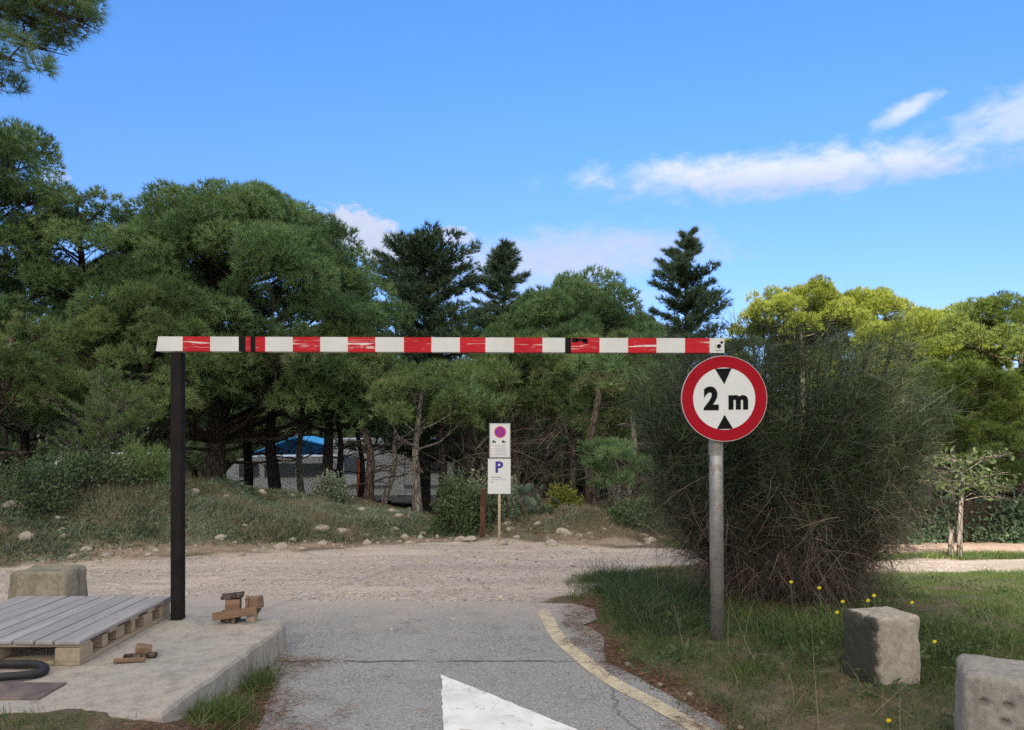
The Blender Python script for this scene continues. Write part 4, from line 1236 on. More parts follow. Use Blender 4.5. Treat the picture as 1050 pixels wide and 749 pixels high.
scatter_blades('ground_cover', 'dry grass and weeds on the stony mound behind the parking sign', M['dry_grass'],
               ((-0.9, 4.0, 12, 17), lambda x, y: bank_f(x, y) * (0.35 + 0.65 * patchy(x, y, 1.2, -0.3, 0.4, 99))), 30000, 0.15, 0.010, rg, 0.6, 3, 0.5, 0.35)
scatter_blades('ground_cover', 'green weeds on the stony mound behind the parking sign', M['cover'],
               ((-0.9, 4.0, 12, 17), lambda x, y: bank_f(x, y) * patchy(x, y, 1.0, -0.1, 0.4, 102)), 26000, 0.12, 0.012, rg, 0.7, 2, 0.5)
scatter_blades('grass', 'green grass strip between the pale path and the red earth', M['grass'],
               ((2.5, 12, 12.5, 16.0), lambda x, y: (1 - soft_inside(GRAVEL, x, y, 0.3, 2)) * (1 - soft_inside(DIRT, x, y, 0.4, 4)) * (0.5 + 0.5 * patchy(x, y, 1.0, -0.4, 0.3, 104))), 60000, 0.10, 0.012, rg, 0.5)

# broad leaved weeds among the grass
rg = np.random.default_rng(31)
cx_, cy_ = [], []
for (x0, x1, y0, y1, q) in ((0.9, 2.2, 4.6, 6.2, 10), (1.9, 3.4, 4.4, 6.0, 26), (2.5, 5.0, 4.8, 9.0, 34), (1.2, 2.6, 3.2, 4.4, 5)):
    cx_.append(rg.uniform(x0, x1, q)); cy_.append(rg.uniform(y0, y1, q))
cx_, cy_ = np.concatenate(cx_), np.concatenate(cy_)
ok = free(cx_, cy_) > .6
cx_, cy_ = cx_[ok], cy_[ok]
q = 46
x, y = np.repeat(cx_, q) + rg.normal(0, .07, len(cx_) * q), np.repeat(cy_, q) + rg.normal(0, .06, len(cx_) * q)
P = np.stack([x, y, zt(x, y) + rg.uniform(0.01, .12, len(x))], 1)
D = unit(np.stack([x - np.repeat(cx_, q), y - np.repeat(cy_, q), rg.uniform(.0, .09, len(x))], 1) + rg.normal(0, .02, (len(x), 3)))
V, Qd, tt = leaves(P, D, .055, .018, rg, np.repeat(rg.uniform(0, .8, len(cx_)), q))
tag(link('weeds', raw_mesh('weeds', V, F4=Qd, mats=M['leaf_pale'], tint=tt * .7)), 'broad leaved weeds growing through the verge grass', 'weeds', kind='stuff')
n = 240
x, y = rg.uniform(.8, 5.5, n), rg.uniform(3.0, 8.0, n)
k1 = (free(x, y) > .6) & (lit_f(x, y) < .2); x, y = x[k1], y[k1]; n = len(x)
V, Q, tt = strands(np.stack([x, y, zt(x, y)], 1), unit(np.stack([rg.normal(0, .5, n), rg.normal(0, .4, n), np.ones(n)], 1)), rg.uniform(.15, .5, n), np.full(n, .0035), 4, rg.normal(0, .25, (n, 3)), rg, rg.uniform(.3, 1, n))
tag(link('dead_stalks', raw_mesh('dead_stalks', V, F4=Q, mats=M['dry_grass'], tint=tt)), 'thin straw coloured stalks standing in the verge grass', 'stalks', kind='stuff')

# fallen pine needles along the road edges
rg = np.random.default_rng(24)
n = 90000
x, y = rg.uniform(-1.9, 2.2, n), 2.5 + 5.9 * rg.uniform(0, 1, n) ** 1.2
spill = np.maximum(soft_inside(LITTER, x, y, 0.3, 6), soft_inside(LITTER2, x, y, 0.25, 8)) * 0.9 + 0.012 + 0.10 * (x > .75) * (y < 5) * np.clip(vnoise(x, y, 2.2, 77) + .3, 0, 1) + 0.9 * np.exp(-(((x - pat.x) / 0.28) ** 2 + ((y - pat.y) / 0.13) ** 2) ** 2)
on_slab = (x < -1.57) & (y > 3.66)
keep = (rg.uniform(0, 1, n) < spill) & ~on_slab
x, y = x[keep], y[keep]
n = len(x)
P = np.stack([x, y, zt(x, y) + 0.010 + rg.uniform(0, .018, n)], 1)
a = rg.uniform(0, 6.28, n)
D = unit(np.stack([np.cos(a), np.sin(a), rg.normal(0.05, .12, n)], 1))
V, Q, tt = strands(P, D, rg.uniform(.04, .10, n), rg.uniform(.002, .004, n), 1, np.zeros((n, 3)), rg, rg.uniform(0, 1, n))
tag(link('fallen_needles', raw_mesh('fallen_needles', V, F4=Q, mats=M['needle_litter'], tint=tt)), 'reddish brown fallen pine needles along both road edges', 'pine needles', kind='stuff')

# loose gravel lying on the yard
rg = np.random.default_rng(25)
ico = bmesh.new(); bmesh.ops.create_icosphere(ico, subdivisions=1, radius=1)
iv = np.array([v.co[:] for v in ico.verts]); it = np.array([[v.index for v in f.verts] for f in ico.faces]); ico.free()


def pebbles(name, label, x, y, sizes, m, z0=0.0):
    n = len(x)
    sc = sizes[:, None] * rg.uniform(0.6, 1.3, (n, 3)) * np.array([1, 1, 0.6])
    jit = 1 + rg.uniform(-.22, .22, (n, len(iv), 1))
    V = iv[None] * jit * sc[:, None, :] + np.stack([x, y, zt(x, y) + sizes * 0.22 + z0], 1)[:, None, :]
    T = (it[None] + (np.arange(n) * len(iv))[:, None, None]).reshape(-1, 3)
    o = link(name, raw_mesh(name, V.reshape(-1, 3), F3=T, mats=m))
    return tag(o, label, 'gravel', kind='stuff')
n = 16000
x, y = rg.uniform(-9, 7, n), 5.6 + 7.6 * rg.uniform(0, 1, n) ** 1.3
k1 = (rg.uniform(0, 1, n) < soft_inside(GRAVEL, x, y, 0.3, 2)) & ~((x < -1.6) & (y < 5.9)) & (soft_inside(ASPHALT, x, y, 0.1, 3) < rg.uniform(0.1, 1.3, n))
pebbles('loose_gravel', 'loose pale gravel scattered over the yard', x[k1], y[k1], rg.gamma(1.8, 0.0030, k1.sum()) + 0.003, M['pebble'])
n = 2600
x, y = rg.uniform(-9.5, 3.0, n), rg.uniform(6, 15.5, n)
d = y - np.interp(x, YB_X, YB_Y)
k1 = rg.uniform(0, 1, n) < np.exp(-((d - 0.35) / 0.55) ** 2) * 0.9 + 0.10 * (d > 0) * (d < 3.5) + 0.4 * (d > 0) * (d < 2) * (x > -.9)
pebbles('rubble', 'small pale stones along the foot of the bank', x[k1], y[k1], rg.gamma(1.7, 0.018, k1.sum()) + 0.008, M['rock'])
n = 260
x, y = np.concatenate([rg.uniform(0.75, 2.0, n // 2), rg.uniform(-3.5, -1.2, n // 2)]), rg.uniform(2.7, 5.5, n)
k1 = (rg.uniform(0, 1, n) < free(x, y)) & (soft_inside(ASPHALT, x, y, 0.05, 3) < .5)
pebbles('small_stones', 'small stones on the bare verge beside the road', x[k1], y[k1], rg.gamma(1.7, 0.006, k1.sum()) + 0.004, M['rock'])

# separate rocks
rock_px = [(103, 583, .0), (108, 572, .07), (226, 555, .09), (229, 553, .06), (269, 507, .10), (330, 560, .08), (352, 549, .13), (330, 545, .12), (287, 563, .10), (373, 551, .06), (409, 532, .10), (396, 539, .06), (434, 549, .07), (88, 566, .07), (13, 524, .14), (30, 508, .12), (182, 512, .10), (200, 506, .08), (232, 512, .08), (300, 510, .07), (370, 525, .09), (152, 572, .06), (480, 556, .12), (523, 545, .08), (529, 553, .07), (520, 540, .09), (552, 540, .09), (577, 549, .12), (594, 552, .08), (566, 560, .07), (620, 545, .06), (64, 552, .06), (250, 540, .05), (405, 545, .08)]
rng = np.random.default_rng(26)
for i, (px, py, s) in enumerate(rock_px):
    if s == 0: continue
    c = on_ground(px, py, 6)
    bm = bmesh.new(); bmesh.ops.create_icosphere(bm, subdivisions=3, radius=1)
    ph = rng.uniform(0, 9, 3)
    cuts = [(Vector(sphere_dirs(1, rng)[0]), rng.uniform(.55, .9)) for q in range(9)]
    for v in bm.verts:
        for nn, dd in cuts:
            e = v.co.dot(nn) - dd
            if e > 0: v.co -= nn * e
        v.co += v.co.normalized() * 0.05 * math.sin(v.co.x * 7 + ph[0]) * math.sin(v.co.y * 6 + ph[1])
        v.co = Vector((v.co.x * s * rng.uniform(.98, 1.02) * 1.2, v.co.y * s, v.co.z * s * 0.72))
    me = bpy.data.meshes.new('rock'); bm.to_mesh(me); bm.free(); me.materials.append(M['rock'])
    o = link('rock', me, None, c + Vector((0, 0, s * 0.3)), (rng.uniform(-.3, .3), rng.uniform(-.3, .3), rng.uniform(0, 6)))
    far = px > 470
    tag(o, 'pale angular stone lying on the mound round the parking sign' if far else 'pale angular stone lying on the long grassy bank', 'rock', 'stones on the mound' if far else 'stones on the long bank')

# ------------------------------------------------------------------ vehicles and shelters beyond the bank
def caravan(label, loc, rz, L, W_, H_):
    root = empty('caravan', loc, rz, label, 'caravan')
    prof = [(-L / 2, .45), (-L / 2 + .05, 1.3), (-L / 2 + .35, H_ - .12), (-L / 2 + .6, H_), (L / 2 - .45, H_), (L / 2 - .15, H_ - .15), (L / 2, 1.2), (L / 2 - .03, .45)]
    b = MB().prism(prof, -W_ / 2, W_ / 2, 'y').build('body', M['van_white'], root)
    MB().box((0, -W_ / 2 - .012, .82), (L * .96, .02, .12)).build('stripe', M['van_grey'], root)
    for x in (-L * .28, L * .3):
        wn = MB().box((x, -W_ / 2 - .015, 1.62), (.95, .03, .58), None, .01).build('window', M['van_glass'], root)
        MB().box((x, -W_ / 2 - .008, 1.62), (1.05, .014, .68)).build('frame', M['van_grey'], wn)
    d = MB().box((L * .06, -W_ / 2 - .015, 1.28), (.62, .03, 1.65), None, .012).build('door', M['van_white'], root)
    MB().box((L * .06 + .24, -W_ / 2 - .04, 1.25), (.1, .03, .04)).build('handle', M['van_grey'], d)
    MB().box((0, -W_ / 2 + .02, .42), (L * .96, .1, .2)).build('skirt', M['van_grey'], root)
    for y in (-W_ / 2 + .12, W_ / 2 - .12):
        wh = MB().tube([(-.3, y - .1, .32), (-.3, y + .1, .32)], .32, 20, True, False).build('wheel', M['rubber'], root)
    MB().box((.4, 0, H_ + .05), (.7, .5, .1), None, .02).build('roof_hatch', M['van_grey'], root)
    return root
caravan('white caravan parked beyond the bank behind the slim trunks', (-4.55, 29, zg(-4.55, 29)), 0.05, 5.0, 2.2, 2.55)


def van(label, loc, rz, group=None):
    root = empty('parked_van', loc, rz, label, 'van', group)
    prof = [(-2.3, .35), (-2.32, 1.0), (-1.75, 1.2), (-1.15, 1.88), (-.8, 1.98), (2.2, 1.98), (2.32, 1.7), (2.36, .35)]
    MB().prism(prof, -.92, .92, 'y').build('body', M['van_white'], root)
    for x, w_ in ((-.75, .7), (.35, 1.1), (1.6, 1.0)):
        MB().box((x, -.93, 1.5), (w_, .03, .5), None, .01).build('window', M['van_glass'], root)
    MB().box((-1.47, 0, 1.56), (.04, 1.5, .75), (0, R(42), 0)).build('windscreen', M['van_glass'], root)
    for x in (-1.45, 1.5):
        for y in (-.86, .86):
            MB().tube([(x, y - .1, .33), (x, y + .1, .33)], .33, 20, True, False).build('wheel', M['rubber'], root)
    MB().box((-2.33, 0, .5), (.08, 1.7, .2), None, .02).build('bumper', M['van_grey'], root)
    return root
v0 = van('white van parked beyond the bank in front of the blue tarpaulin', (-7.9, 26.0, zg(-7.9, 26)), 0.06, 'white vans beyond the bank')
v0.scale = (0.9, 1, 0.92)
v1 = copy_thing(v0); v1.location = (-14.0, 26.5, zg(-14, 26.5)); v1['label'] = 'white van parked beyond the bank behind the half bare young pine'

c = Vector((-8.4, 32, zg(-8.4, 32)))
root = empty('blue_canopy', c, 0, 'blue tarpaulin shelter behind the white van', 'shelter')
mb = MB(); mb.prism([(-2.0, 1.75), (-.2, 2.42), (1.5, 2.0), (1.5, 1.96), (-.2, 2.37), (-2.0, 1.70)], -1.5, 1.5, 'y').build('roof', M['blue_tarp'], root)
MB().prism([(-1.95, .5), (1.45, .5), (1.45, 1.93), (-.2, 2.33), (-1.95, 1.70)], 1.42, 1.45, 'y').build('back_panel', M['blue_tarp'], root)
for x, h in ((-1.9, 1.75), (1.4, 1.97)):
    for y in (-1.4, 1.35):
        MB().tube([(x, y, 0), (x, y, h)], .03, 8).build('pole', M['galv'], root)
c = at(368, 520, 22); c.z = zg(c.x, 22)
root = empty('orange_pole', c, 0, 'thin orange pole among the trunks in front of the caravan', 'pole')
MB().tube([(0, 0, -.1), (0, 0, 1.45)], .06, 8).tube([(0, 0, 1.45), (0, 0, 1.5)], .075, 8).build('pole', M['orange'], root)

# small house glimpsed through the trees
c = Vector((27.0, 49, zg(27, 49)))
root = empty('house', c, 0.1, 'cream house with tiled roof glimpsed through the trees behind the staked tree', 'house')
MB().box((0, 0, 1.5), (6.5, 5, 3.0)).build('wall', M['house_wall'], root)
MB().prism([(-2.9, 3.0), (0, 4.3), (2.9, 3.0)], -3.6, 3.6, 'x').build('roof', M['roof_tile'], root)
for x in (-2.0, 0.2, 2.2):
    wn = MB().box((x, -2.52, 1.6), (.8, .04, 1.1)).build('window', M['van_glass'], root)
    MB().box((x, -2.53, 1.02), (1.0, .12, .07)).build('sill', M['house_wall'], wn)

# ------------------------------------------------------------------ the height barrier
BY = 5.57
root = empty('height_barrier', (0, BY, 0), 0, 'height barrier with red and white striped bar on a dark post', 'barrier')
kx = BY / F
xs = [165, 190, 218, 247, 254, 259, 264, 274, 302, 330, 358, 386, 415, 443, 472, 498, 527, 556, 579, 585, 614, 643, 672, 701, 726, 741]
cs = 'wrwkrkrwrwrwrwrwrwkrwrwrw'
bz, bh, bd = 2.152, 0.104, 0.09
BCX = (453 - CX) * kx
bm = bmesh.new()
col_i = {'w': 0, 'r': 1, 'k': 2}
prev = None
def ring(x, sl):
    return [bm.verts.new((x - BCX + (sl * (dz < 0)), dy, dz)) for dy, dz in ((-bd / 2, -bh / 2), (bd / 2, -bh / 2), (bd / 2, bh / 2), (-bd / 2, bh / 2))]
rings = [ring((px - CX) * kx, -0.016 if i == 0 else 0.0) for i, px in enumerate(xs)]
for i, (a, b) in enumerate(zip(rings, rings[1:])):
    for k_ in range(4):
        f = bm.faces.new((a[k_], a[(k_ + 1) % 4], b[(k_ + 1) % 4], b[k_]))
        f.material_index = col_i[cs[i]]
bm.faces.new(rings[0][::-1]); bm.faces.new(rings[-1])
bmesh.ops.recalc_face_normals(bm, faces=bm.faces)
me = bpy.data.meshes.new('crossbar'); bm.to_mesh(me); bm.free()
for k_ in ('bar_white', 'bar_red', 'bar_black'): me.materials.append(M[k_])
bar = link('crossbar', me, root, (BCX, 0, bz), (0, R(0.18), 0))
MB().box(((736 - CX) * kx - BCX, -bd / 2 - .004, -.012), (.05, .008, .05), None, .003).build('bracket', M['bar_white'], bar)
MB().tube([((735 - CX) * kx - BCX, -bd / 2 - .006, -.005), ((735 - CX) * kx - BCX, -bd / 2 - .02, -.005)], .014, 8).tube([((738 - CX) * kx - BCX, -bd / 2 - .003, .022), ((738 - CX) * kx - BCX, -bd / 2 - .012, .022)], .009, 8).build('bolt', M['bar_black'], bar)
tape = MB()
for x0, x1, z0, z1 in ((586, 592, .02, .05), (590, 601, .028, .046), (597, 602, .012, .04)):
    tape.box((((x0 + x1) / 2 - CX) * kx - BCX, -bd / 2 - .0015, (z0 + z1) / 2), ((x1 - x0) * kx, .003, z1 - z0))
tape.build('tape_remnant', M['bar_black'], bar)
px_ = (182.5 - CX) * kx
MB().box((px_, 0.0, (0.18 + 2.098) / 2), (.078, .078, 2.098 - 0.18), None, .006, 2).build('post', M['dark_post'], root)
# thin grass fluff stuck on the bar top is left to the wind

# ------------------------------------------------------------------ height limit sign


def text_mesh(name, body, size, bold, m, parent, loc, depth=0.0012, rot=(R(90), 0, 0), sx=1.0):
    cu = bpy.data.curves.new(name, 'FONT')
    cu.body, cu.size, cu.offset, cu.extrude = body, size, bold, depth
    cu.align_x, cu.align_y = 'CENTER', 'CENTER'
    tmp = bpy.data.objects.new('tmp', cu)
    COL.objects.link(tmp)
    dg = bpy.context.evaluated_depsgraph_get()
    me = bpy.data.meshes.new_from_object(tmp.evaluated_get(dg))
    bpy.data.objects.remove(tmp, do_unlink=True)
    me.materials.clear(); me.materials.append(m)
    vs_ = [v.co for v in me.vertices]
    cx_, cy_ = (min(v.x for v in vs_) + max(v.x for v in vs_)) / 2, (min(v.y for v in vs_) + max(v.y for v in vs_)) / 2
    for v in me.vertices: v.co = Vector(((v.co.x - cx_) * sx, v.co.y - cy_, v.co.z))
    return link(name, me, parent, loc, rot)


def disc(r, y0, y1, n=72, r_in=None):
    pts = [(r * math.cos(2 * math.pi * i / n), r * math.sin(2 * math.pi * i / n)) for i in range(n)]
    if r_in is None: return MB().prism(pts, y0, y1, 'y')
    mb = MB()
    b = mb.bm
    v = [[b.verts.new((rr * math.cos(2 * math.pi * i / n), yy, rr * math.sin(2 * math.pi * i / n))) for i in range(n)] for rr, yy in ((r, y0), (r_in, y0), (r_in, y1), (r, y1))]
    for q in range(4):
        for i in range(n):
            j = (i + 1) % n
            b.faces.new((v[q][i], v[q][j], v[(q + 1) % 4][j], v[(q + 1) % 4][i]))
    return mb
SY = BY + 0.02
sx_ = (734.5 - CX) / F * SY
root = empty('height_sign', (sx_, SY, 0), 0, 'round red and white sign limiting height to two metres on a grey pole', 'road sign')
pole = MB().tube([(0.008, 0, -0.05), (0, 0, 1.0), (-0.006, 0, 2.075)], .050, 20, True).build('pole', M['galv'], root)
MB().tube([(-0.004, 0, 1.36), (-0.0045, 0, 1.46)], .0512, 20, False).build('rust_patch', m_plain('rust_bloom', (.25, .235, .215), .7, .2, 12, .3, .3, .2, (.20, .085, .055)), pole)
c = at(742.5, 409, SY - 0.075)
face = empty('sign_plate', (c.x - sx_, -0.075, c.z), 0); face.parent = root
disc(.306, .0, .018).build('back_plate', M['sign_back'], face)
disc(.303, -.004, -.0005, r_in=.222).build('red_border', M['sign_red'], face)
disc(.3055, -.0045, .002, r_in=.3032).build('rim', M['sign_white'], face)
disc(.2222, -.003, -.0005).build('white_field', M['sign_white'], face)
tz = .2222
MB().prism([(-.066, .213), (.0, .104), (.052, .217)], -.0055, -.0032, 'y').build('arrow_down', M['sign_black'], face)
MB().prism([(-.052, -.217), (.062, -.214), (.002, -.116)], -.0055, -.0032, 'y').build('arrow_up', M['sign_black'], face)
text_mesh('digit', '2', .215, .0105, M['sign_black'], face, (-.093, -.0045, .002), sx=.94)
text_mesh('letter', 'm', .185, .0095, M['sign_black'], face, (.100, -.0045, -.026), sx=1.0)
for z in (.1, -.1):
    MB().box((-.045 * 0, .045, z), (.14, .05, .03)).build('clamp', M['galv'], face)

# ------------------------------------------------------------------ parking sign on the far side
c = on_ground(512, 557, 6)
k = c.y / F
base_py = 557
root = empty('parking_sign', c, 0, 'two white notice panels with a blue letter on a thin pale pole', 'road sign')
hp_ = lambda py: (base_py - py) * k
MB().tube([(0, 0, -.1), (0, 0, hp_(436))], .022, 12).build('pole', M['pale_post'], root)
up = MB().box((.01, -.035, hp_(452)), (21.8 * k, .012, 35.5 * k), None, .004).build('upper_panel', M['sign_back'], root)
MB().box((.012, -.043, hp_(452)), (19.6 * k, .006, 33.5 * k)).build('face', M['sign_white'], up)
b = disc(5.9 * k, -.052, -.0475, 48).build('prohibition_disc', M['ink_pink'], up, (.015, 0, hp_(443.2)))
d1 = disc(4.5 * k, -.0535, -.0522, 48).build('disc_field', M['ink_violet'], up, (.015, 0, hp_(443.2)))
mb = MB()
for s_ in (45, -45):
    mb.box((0, -.0548 - .0006 * (s_ > 0), 0), (9.0 * k, .0016, 1.3 * k), (0, R(s_), 0))
mb.build('disc_cross', M['ink_pink'], up, (.015, 0, hp_(443.2)))
mb = MB()
for x0 in (-5.2, 4.6):
    mb.box((x0 * k, -.0475, hp_(453.2)), (3.6 * k, .003, 1.0 * k)).box(((x0 - .8) * k, -.0475, hp_(452.3)), (1.6 * k, .003, 1.0 * k))
    mb.tube([((x0 - 1.1) * k, -.049, hp_(454)), ((x0 - 1.1) * k, -.046, hp_(454))], .5 * k, 10).tube([((x0 + 1.2) * k, -.049, hp_(454)), ((x0 + 1.2) * k, -.046, hp_(454))], .5 * k, 10)
mb.build('tow_pictograms', M['sign_black'], up)
mb, mr = MB(), MB()
for i, yy in enumerate((456.8, 458.5, 460.2, 461.8, 463.5, 465.0, 466.5)):
    mb.box((1.0 * k, -.0472, hp_(yy)), ((13.2 if i % 2 == 0 else 11.5) * k, .0024, .28 * k))
    if i % 2 == 0: mr.box((-7.3 * k, -.0472, hp_(yy)), (1.2 * k, .0024, .55 * k))
mb.build('text_lines', M['ink_grey'], up); mr.build('bullets', M['ink_red'], up)
lo = MB().box((0, -.037, hp_(488.5)), (23.2 * k, .012, 36 * k), None, .004).build('lower_panel', M['sign_white'], root)
text_mesh('letter', 'P', 15.5 * k, .008, M['sign_blue'], lo, (.0, -.045, hp_(479.0)), .002)
mb = MB()
mb.box((-3.4 * k, -.0445, hp_(489.5)), (10.5 * k, .003, .9 * k)).box((-.8 * k, -.0445, hp_(491.8)), (14.5 * k, .003, .28 * k)).box((-7.2 * k, -.0445, hp_(494.2)), (2.4 * k, .003, .9 * k))
mb.build('text_lines', M['ink_grey'], lo)
c = on_ground(495, 553, 6)
root = empty('rusty_post', c, 0, 'brown rusty steel post standing beside the parking sign', 'post')
MB().box((0, 0, .43), (.085, .085, .86), (0, R(.8), 0), .006).build('post', M['rust'], root)
c = at(419, 541, 14.3); c.z = zg(c.x, 14.3)
root = empty('wooden_stake', c, 0, 'short pale stake at the end of the bank near the caravan', 'stake')
MB().box((0, 0, .14), (.055, .045, .42), (R(2), R(3), 0), .005).build('stake', M['bark_pale'], root)
c = at(217, 507, 19.65); c.z = EYE - (507 - HY) / F * 19.65
root = empty('red_plate', c, 0, 'small red plate with pale mark on the umbrella pine trunk', 'plate')
MB().box((0, 0, .13), (.27, .02, .28), None, .004).build('plate', m_plain('red_plate_paint', (.42, .02, .03), .5), root)
MB().box((0.03, -.0125, .11), (.10, .004, .12)).build('pale_mark', M['ink_pink'], root)

# ------------------------------------------------------------------ concrete blocks


def block(label, c, size, rz, m, seed, pits=(), taper=0.93, rnd=0.045, group='concrete blocks', tilt=0.0):
    bm = bmesh.new()
    bmesh.ops.create_cube(bm, size=1.0)
    bmesh.ops.subdivide_edges(bm, edges=bm.edges[:], cuts=38, use_grid_fill=True)
    rng = np.random.default_rng(seed)
    co = np.array([v.co[:] for v in bm.verts])
    sz = np.array(size)
    p = co * sz
    inner = sz / 2 - rnd
    q = np.clip(p, -inner, inner)
    d = p - q
    dl = np.linalg.norm(d, axis=1, keepdims=True)
    nrm = np.where(dl > 1e-6, d / np.maximum(dl, 1e-9), 0)
    p = q + nrm * rnd
    a = lambda s_, sd_: vnoise(p[:, 0] + p[:, 2] * .7, p[:, 1] - p[:, 2] * .6, s_, sd_ + seed)
    edge = (np.abs(co) > .42).sum(1) >= 2
    disp = 0.0035 * a(7, 1) + 0.003 * a(19, 2) + 0.0025 * a(47, 4) - edge * np.clip(a(13, 3), 0, 1) * 0.018
    p = p + nrm * disp[:, None]
    for (ux, uz, r_, dep) in pits:                       # holes in the front face
        dd = np.sqrt((p[:, 0] - ux) ** 2 + ((p[:, 2] - uz)) ** 2)
        p[:, 1] += (co[:, 1] < -.49) * dep * np.clip(1 - dd / r_, 0, 1) ** 0.6
    kz = 1 - (1 - taper) * (p[:, 2] / sz[2] + .5)
    p[:, 0] *= kz; p[:, 1] *= kz
    for v, c_ in zip(bm.verts, p): v.co = c_
    for f in bm.faces: f.smooth = True
    me = bpy.data.meshes.new('concrete_block'); bm.to_mesh(me); bm.free(); me.materials.append(m)
    o = link('concrete_block', me, None, (c[0], c[1], c[2] + size[2] / 2 - .03), (0, tilt, rz))
    return tag(o, label, 'concrete block', group)
bx = flat(913, 703)
block('rough concrete block with one dark mossy face in the grass beside the broom', (bx[0] - .03, bx[1] + .06, 0.0), (.345, .30, .46), R(15), M['block'], 3, rnd=.03, taper=.965)
bx = flat(1040, 800)
block('pitted grey concrete block cut off by the picture edge', (2.375, 3.61, -.045), (.52, .40, .505), R(-26), M['block_grey'], 8, pits=((-.17, .13, .020, .05), (-.07, .125, .024, .05), (-.085, .05, .020, .05), (.0, .02, .018, .04), (-.23, -.06, .016, .03)), rnd=.035, taper=.96)
block('old stained concrete block behind the wooden pallet', ((47 - CX) / F * 6.5, 6.55, 0.0), (.50, .42, .40), R(4), M['block_old'], 5, rnd=.03, taper=.9)

# ------------------------------------------------------------------ pallet and litter on the platform
PT = 0.144
root = empty('wooden_pallet', (-2.50, 4.47, SZ), 0, 'weathered grey wooden pallet lying on the concrete platform', 'pallet')
rng = np.random.default_rng(28)
wds = [.145, .10, .115, .10, .10, .115, .10, .10, .145]
x = 0.0
for i, wd in enumerate(wds):
    b = MB().box((0, 0, 0), (wd, 1.2, .022), (0, rng.normal(0, .006), rng.normal(0, .003)), .003).build('deck_board', M['pallet_top'], root, (x - wd / 2, .6 + rng.normal(0, .004), PT - .011 + rng.normal(0, .0012)))
    x -= wd + .013
TW = -x - .013
for y in (.0725, .39, .66, .90, 1.1275):
    MB().box((0, 0, 0), (TW, .10 if .05 < y < 1.1 else .145, .02), None, .003).build('cross_board', M['pallet_wood'], root, (-TW / 2, y, PT - .033))
for xi, bx_ in enumerate((-.0725, -TW / 2, -TW + .0725)):
    for y, ln in ((.0725, .145), (.32, .06), (.52, .10), (.66, .045), (.86, .12), (1.1275, .145)):
        if xi and ln < .1: continue
        MB().box((0, 0, 0), (.12 if y > .1 else .145, ln, .079), (0, 0, rng.normal(0, .03)), .004).build('block', M['pallet_wood'], root, (bx_ + rng.normal(0, .006), y, .022 + .0395))
    MB().box((0, 0, 0), (.145 if xi == 0 else .10, 1.2, .022), None, .003).build('bottom_board', M['pallet_wood'], root, (bx_, .6, .011))

MB().box((0, 0, 0), (TW - .30, .10, .021), None, .003).build('bottom_board', M['pallet_wood'], root, (-TW / 2, .055, .0112))
for y in (.0725, .62):
    MB().box((0, 0, 0), (.145, .11, .079), (0, 0, .02), .004).build('block', M['pallet_wood'], root, (-TW * .72, y, .0615))
# rusty cover plate, hose
root = empty('metal_plate', (-2.78, 4.03, SZ), 0, 'rusty square metal plate let into the concrete platform', 'plate')
MB().box((0, 0, .004), (.78, .25, .012), None, .003).build('plate', M['rust_plate'], root)
root = empty('rubber_hose', (-2.9, 4.29, SZ + .028), 0, 'thick black rubber hose looped in front of the pallet', 'hose')
pts = [(-.8, .13, 0), (-.5, .135, 0), (-.25, .13, 0)]
for i in range(19):
    a = R(88) - R(176) * i / 18
    pts.append((.06 + .24 * math.cos(a), .125 * math.sin(a), .004 * math.sin(i * .5)))
pts += [(-.25, -.13, 0), (-.5, -.15, 0), (-.8, -.18, 0)]
sp_ = [Vector(p) for p in pts]
MB().tube(sp_, .023, 12).build('hose', M['rubber'], root)

# scrap wood
scr = [((-2.24, 4.53, SZ + .016), (.17, .03, .022), (0, .02, .25), 'reddish split wood stick nearest the pallet corner', 'raw_wood'),
       ((-2.22, 4.62, SZ + .016), (.19, .035, .024), (.0, -.03, .12), 'dark flat stick lying behind the reddish stick', 'bark'),
       ((-2.21, 4.64, SZ + .050), (.085, .06, .045), (.2, .25, .5), 'small broken wood block on top of the sticks', 'raw_wood')]
for c, s_, r_, lab, mk in scr:
    root = empty('wood_scrap', c, 0, lab, 'wood scrap', 'wood scraps by the pallet')
    MB().box((0, 0, 0), s_, r_, .004).build('stick', M[mk], root)
c = Vector(((252 - CX) / F * 5.62, 5.5, SZ))
root = empty('broken_pallet_piece', c, .1, 'broken pallet corner of blocks and boards on the platform edge', 'wood scrap')
MB().box((-.045, .0, .125), (.10, .10, .085), (0, .03, .1), .004).build('block', M['raw_wood'], root)
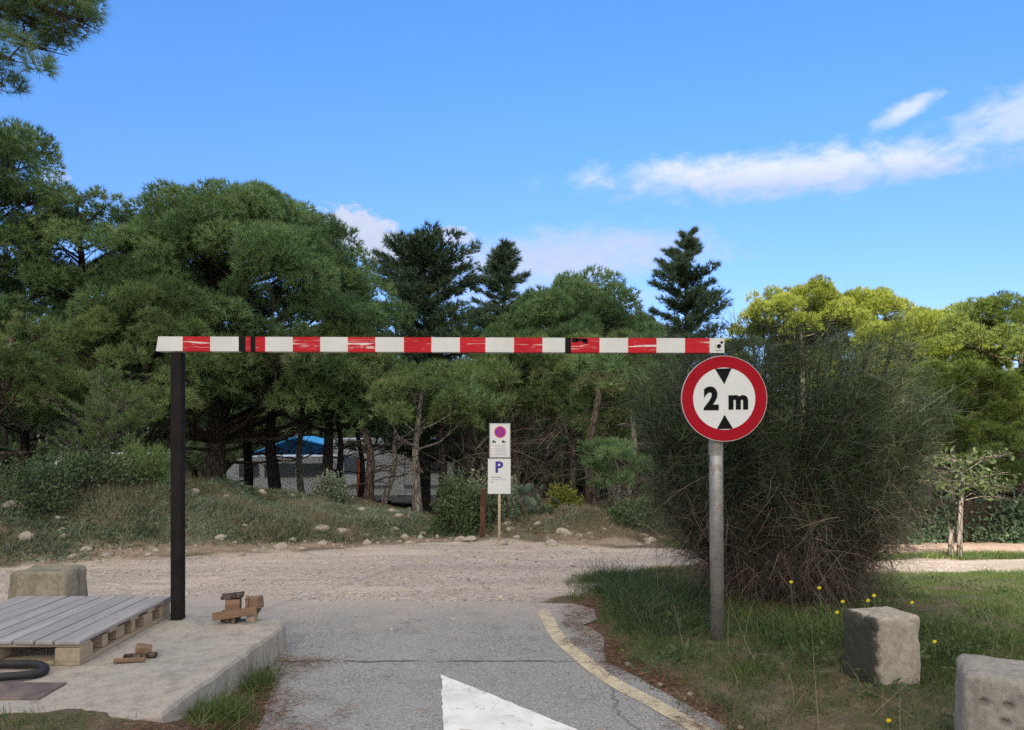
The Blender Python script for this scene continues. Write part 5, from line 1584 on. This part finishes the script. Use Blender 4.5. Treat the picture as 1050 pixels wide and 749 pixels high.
MB().box((.095, .03, .125), (.095, .09, .085), (0, -.12, -.35), .004).build('block', M['raw_wood'], root)
MB().box((-.02, -.065, .072), (.30, .022, .055), (0, -.12, .05), .003).build('board', M['raw_wood'], root)
MB().box((-.05, 0, .185), (.15, .11, .02), (.03, -.08, .15), .003).build('board', M['bark'], root)
MB().box((0, .02, .066), (.27, .12, .02), (.0, -.06, .1), .003).build('board', M['bark'], root)
MB().box((.045, .02, .13), (.02, .08, .09), (0, .1, .2), .003).build('board', M['raw_wood'], root)
MB().box((-.06, -.01, .03), (.11, .09, .05), (0, .1, -.2), .004).build('block', M['bark'], root)
MB().box((.085, .0, .028), (.06, .07, .055), (0, .1, -.2), .004).build('block', M['pallet_wood'], root)

# yellow flowers
rng = np.random.default_rng(29)
fl = [(858, 628, 5.25), (896, 611, 5.5), (890, 616, 5.5), (864, 617, 5.5), (811, 597, 6.0), (840, 603, 5.8), (958, 658, 5.0), (911, 739, 3.95), (935, 618, 6)]
for i, (px, py, Yd) in enumerate(fl):
    p = at(px, py, Yd)
    z0 = zg(p.x, Yd)
    root = empty('yellow_flower', (p.x, Yd, z0), 0, 'small yellow daisy on a thin stem in the grass beside the broom', 'flower', 'yellow flowers in the verge')
    h = p.z - z0
    MB().tube([(0.01, 0, 0), (.01, .0, h * .6), (0, 0, h)], [.003, .003, .002], 5).build('stem', M['stem'], root)
    bm = bmesh.new()
    for q in range(9):
        a = q * 2 * math.pi / 9
        Mx = Matrix.Translation((math.cos(a) * .008, -.003 + .003 * math.sin(q * 2.7 + i), h + math.sin(a) * .006)) @ Euler((0, -a, 0)).to_matrix().to_4x4() @ Matrix.Diagonal((.008, .002, .0035, 1))
        bmesh.ops.create_icosphere(bm, subdivisions=1, radius=1, matrix=Mx)
    bmesh.ops.create_icosphere(bm, subdivisions=1, radius=.004, matrix=Matrix.Translation((0, -.006, h)))
    me = bpy.data.meshes.new('flower_head'); bm.to_mesh(me); bm.free(); me.materials.append(M['petal'])
    link('flower_head', me, root)
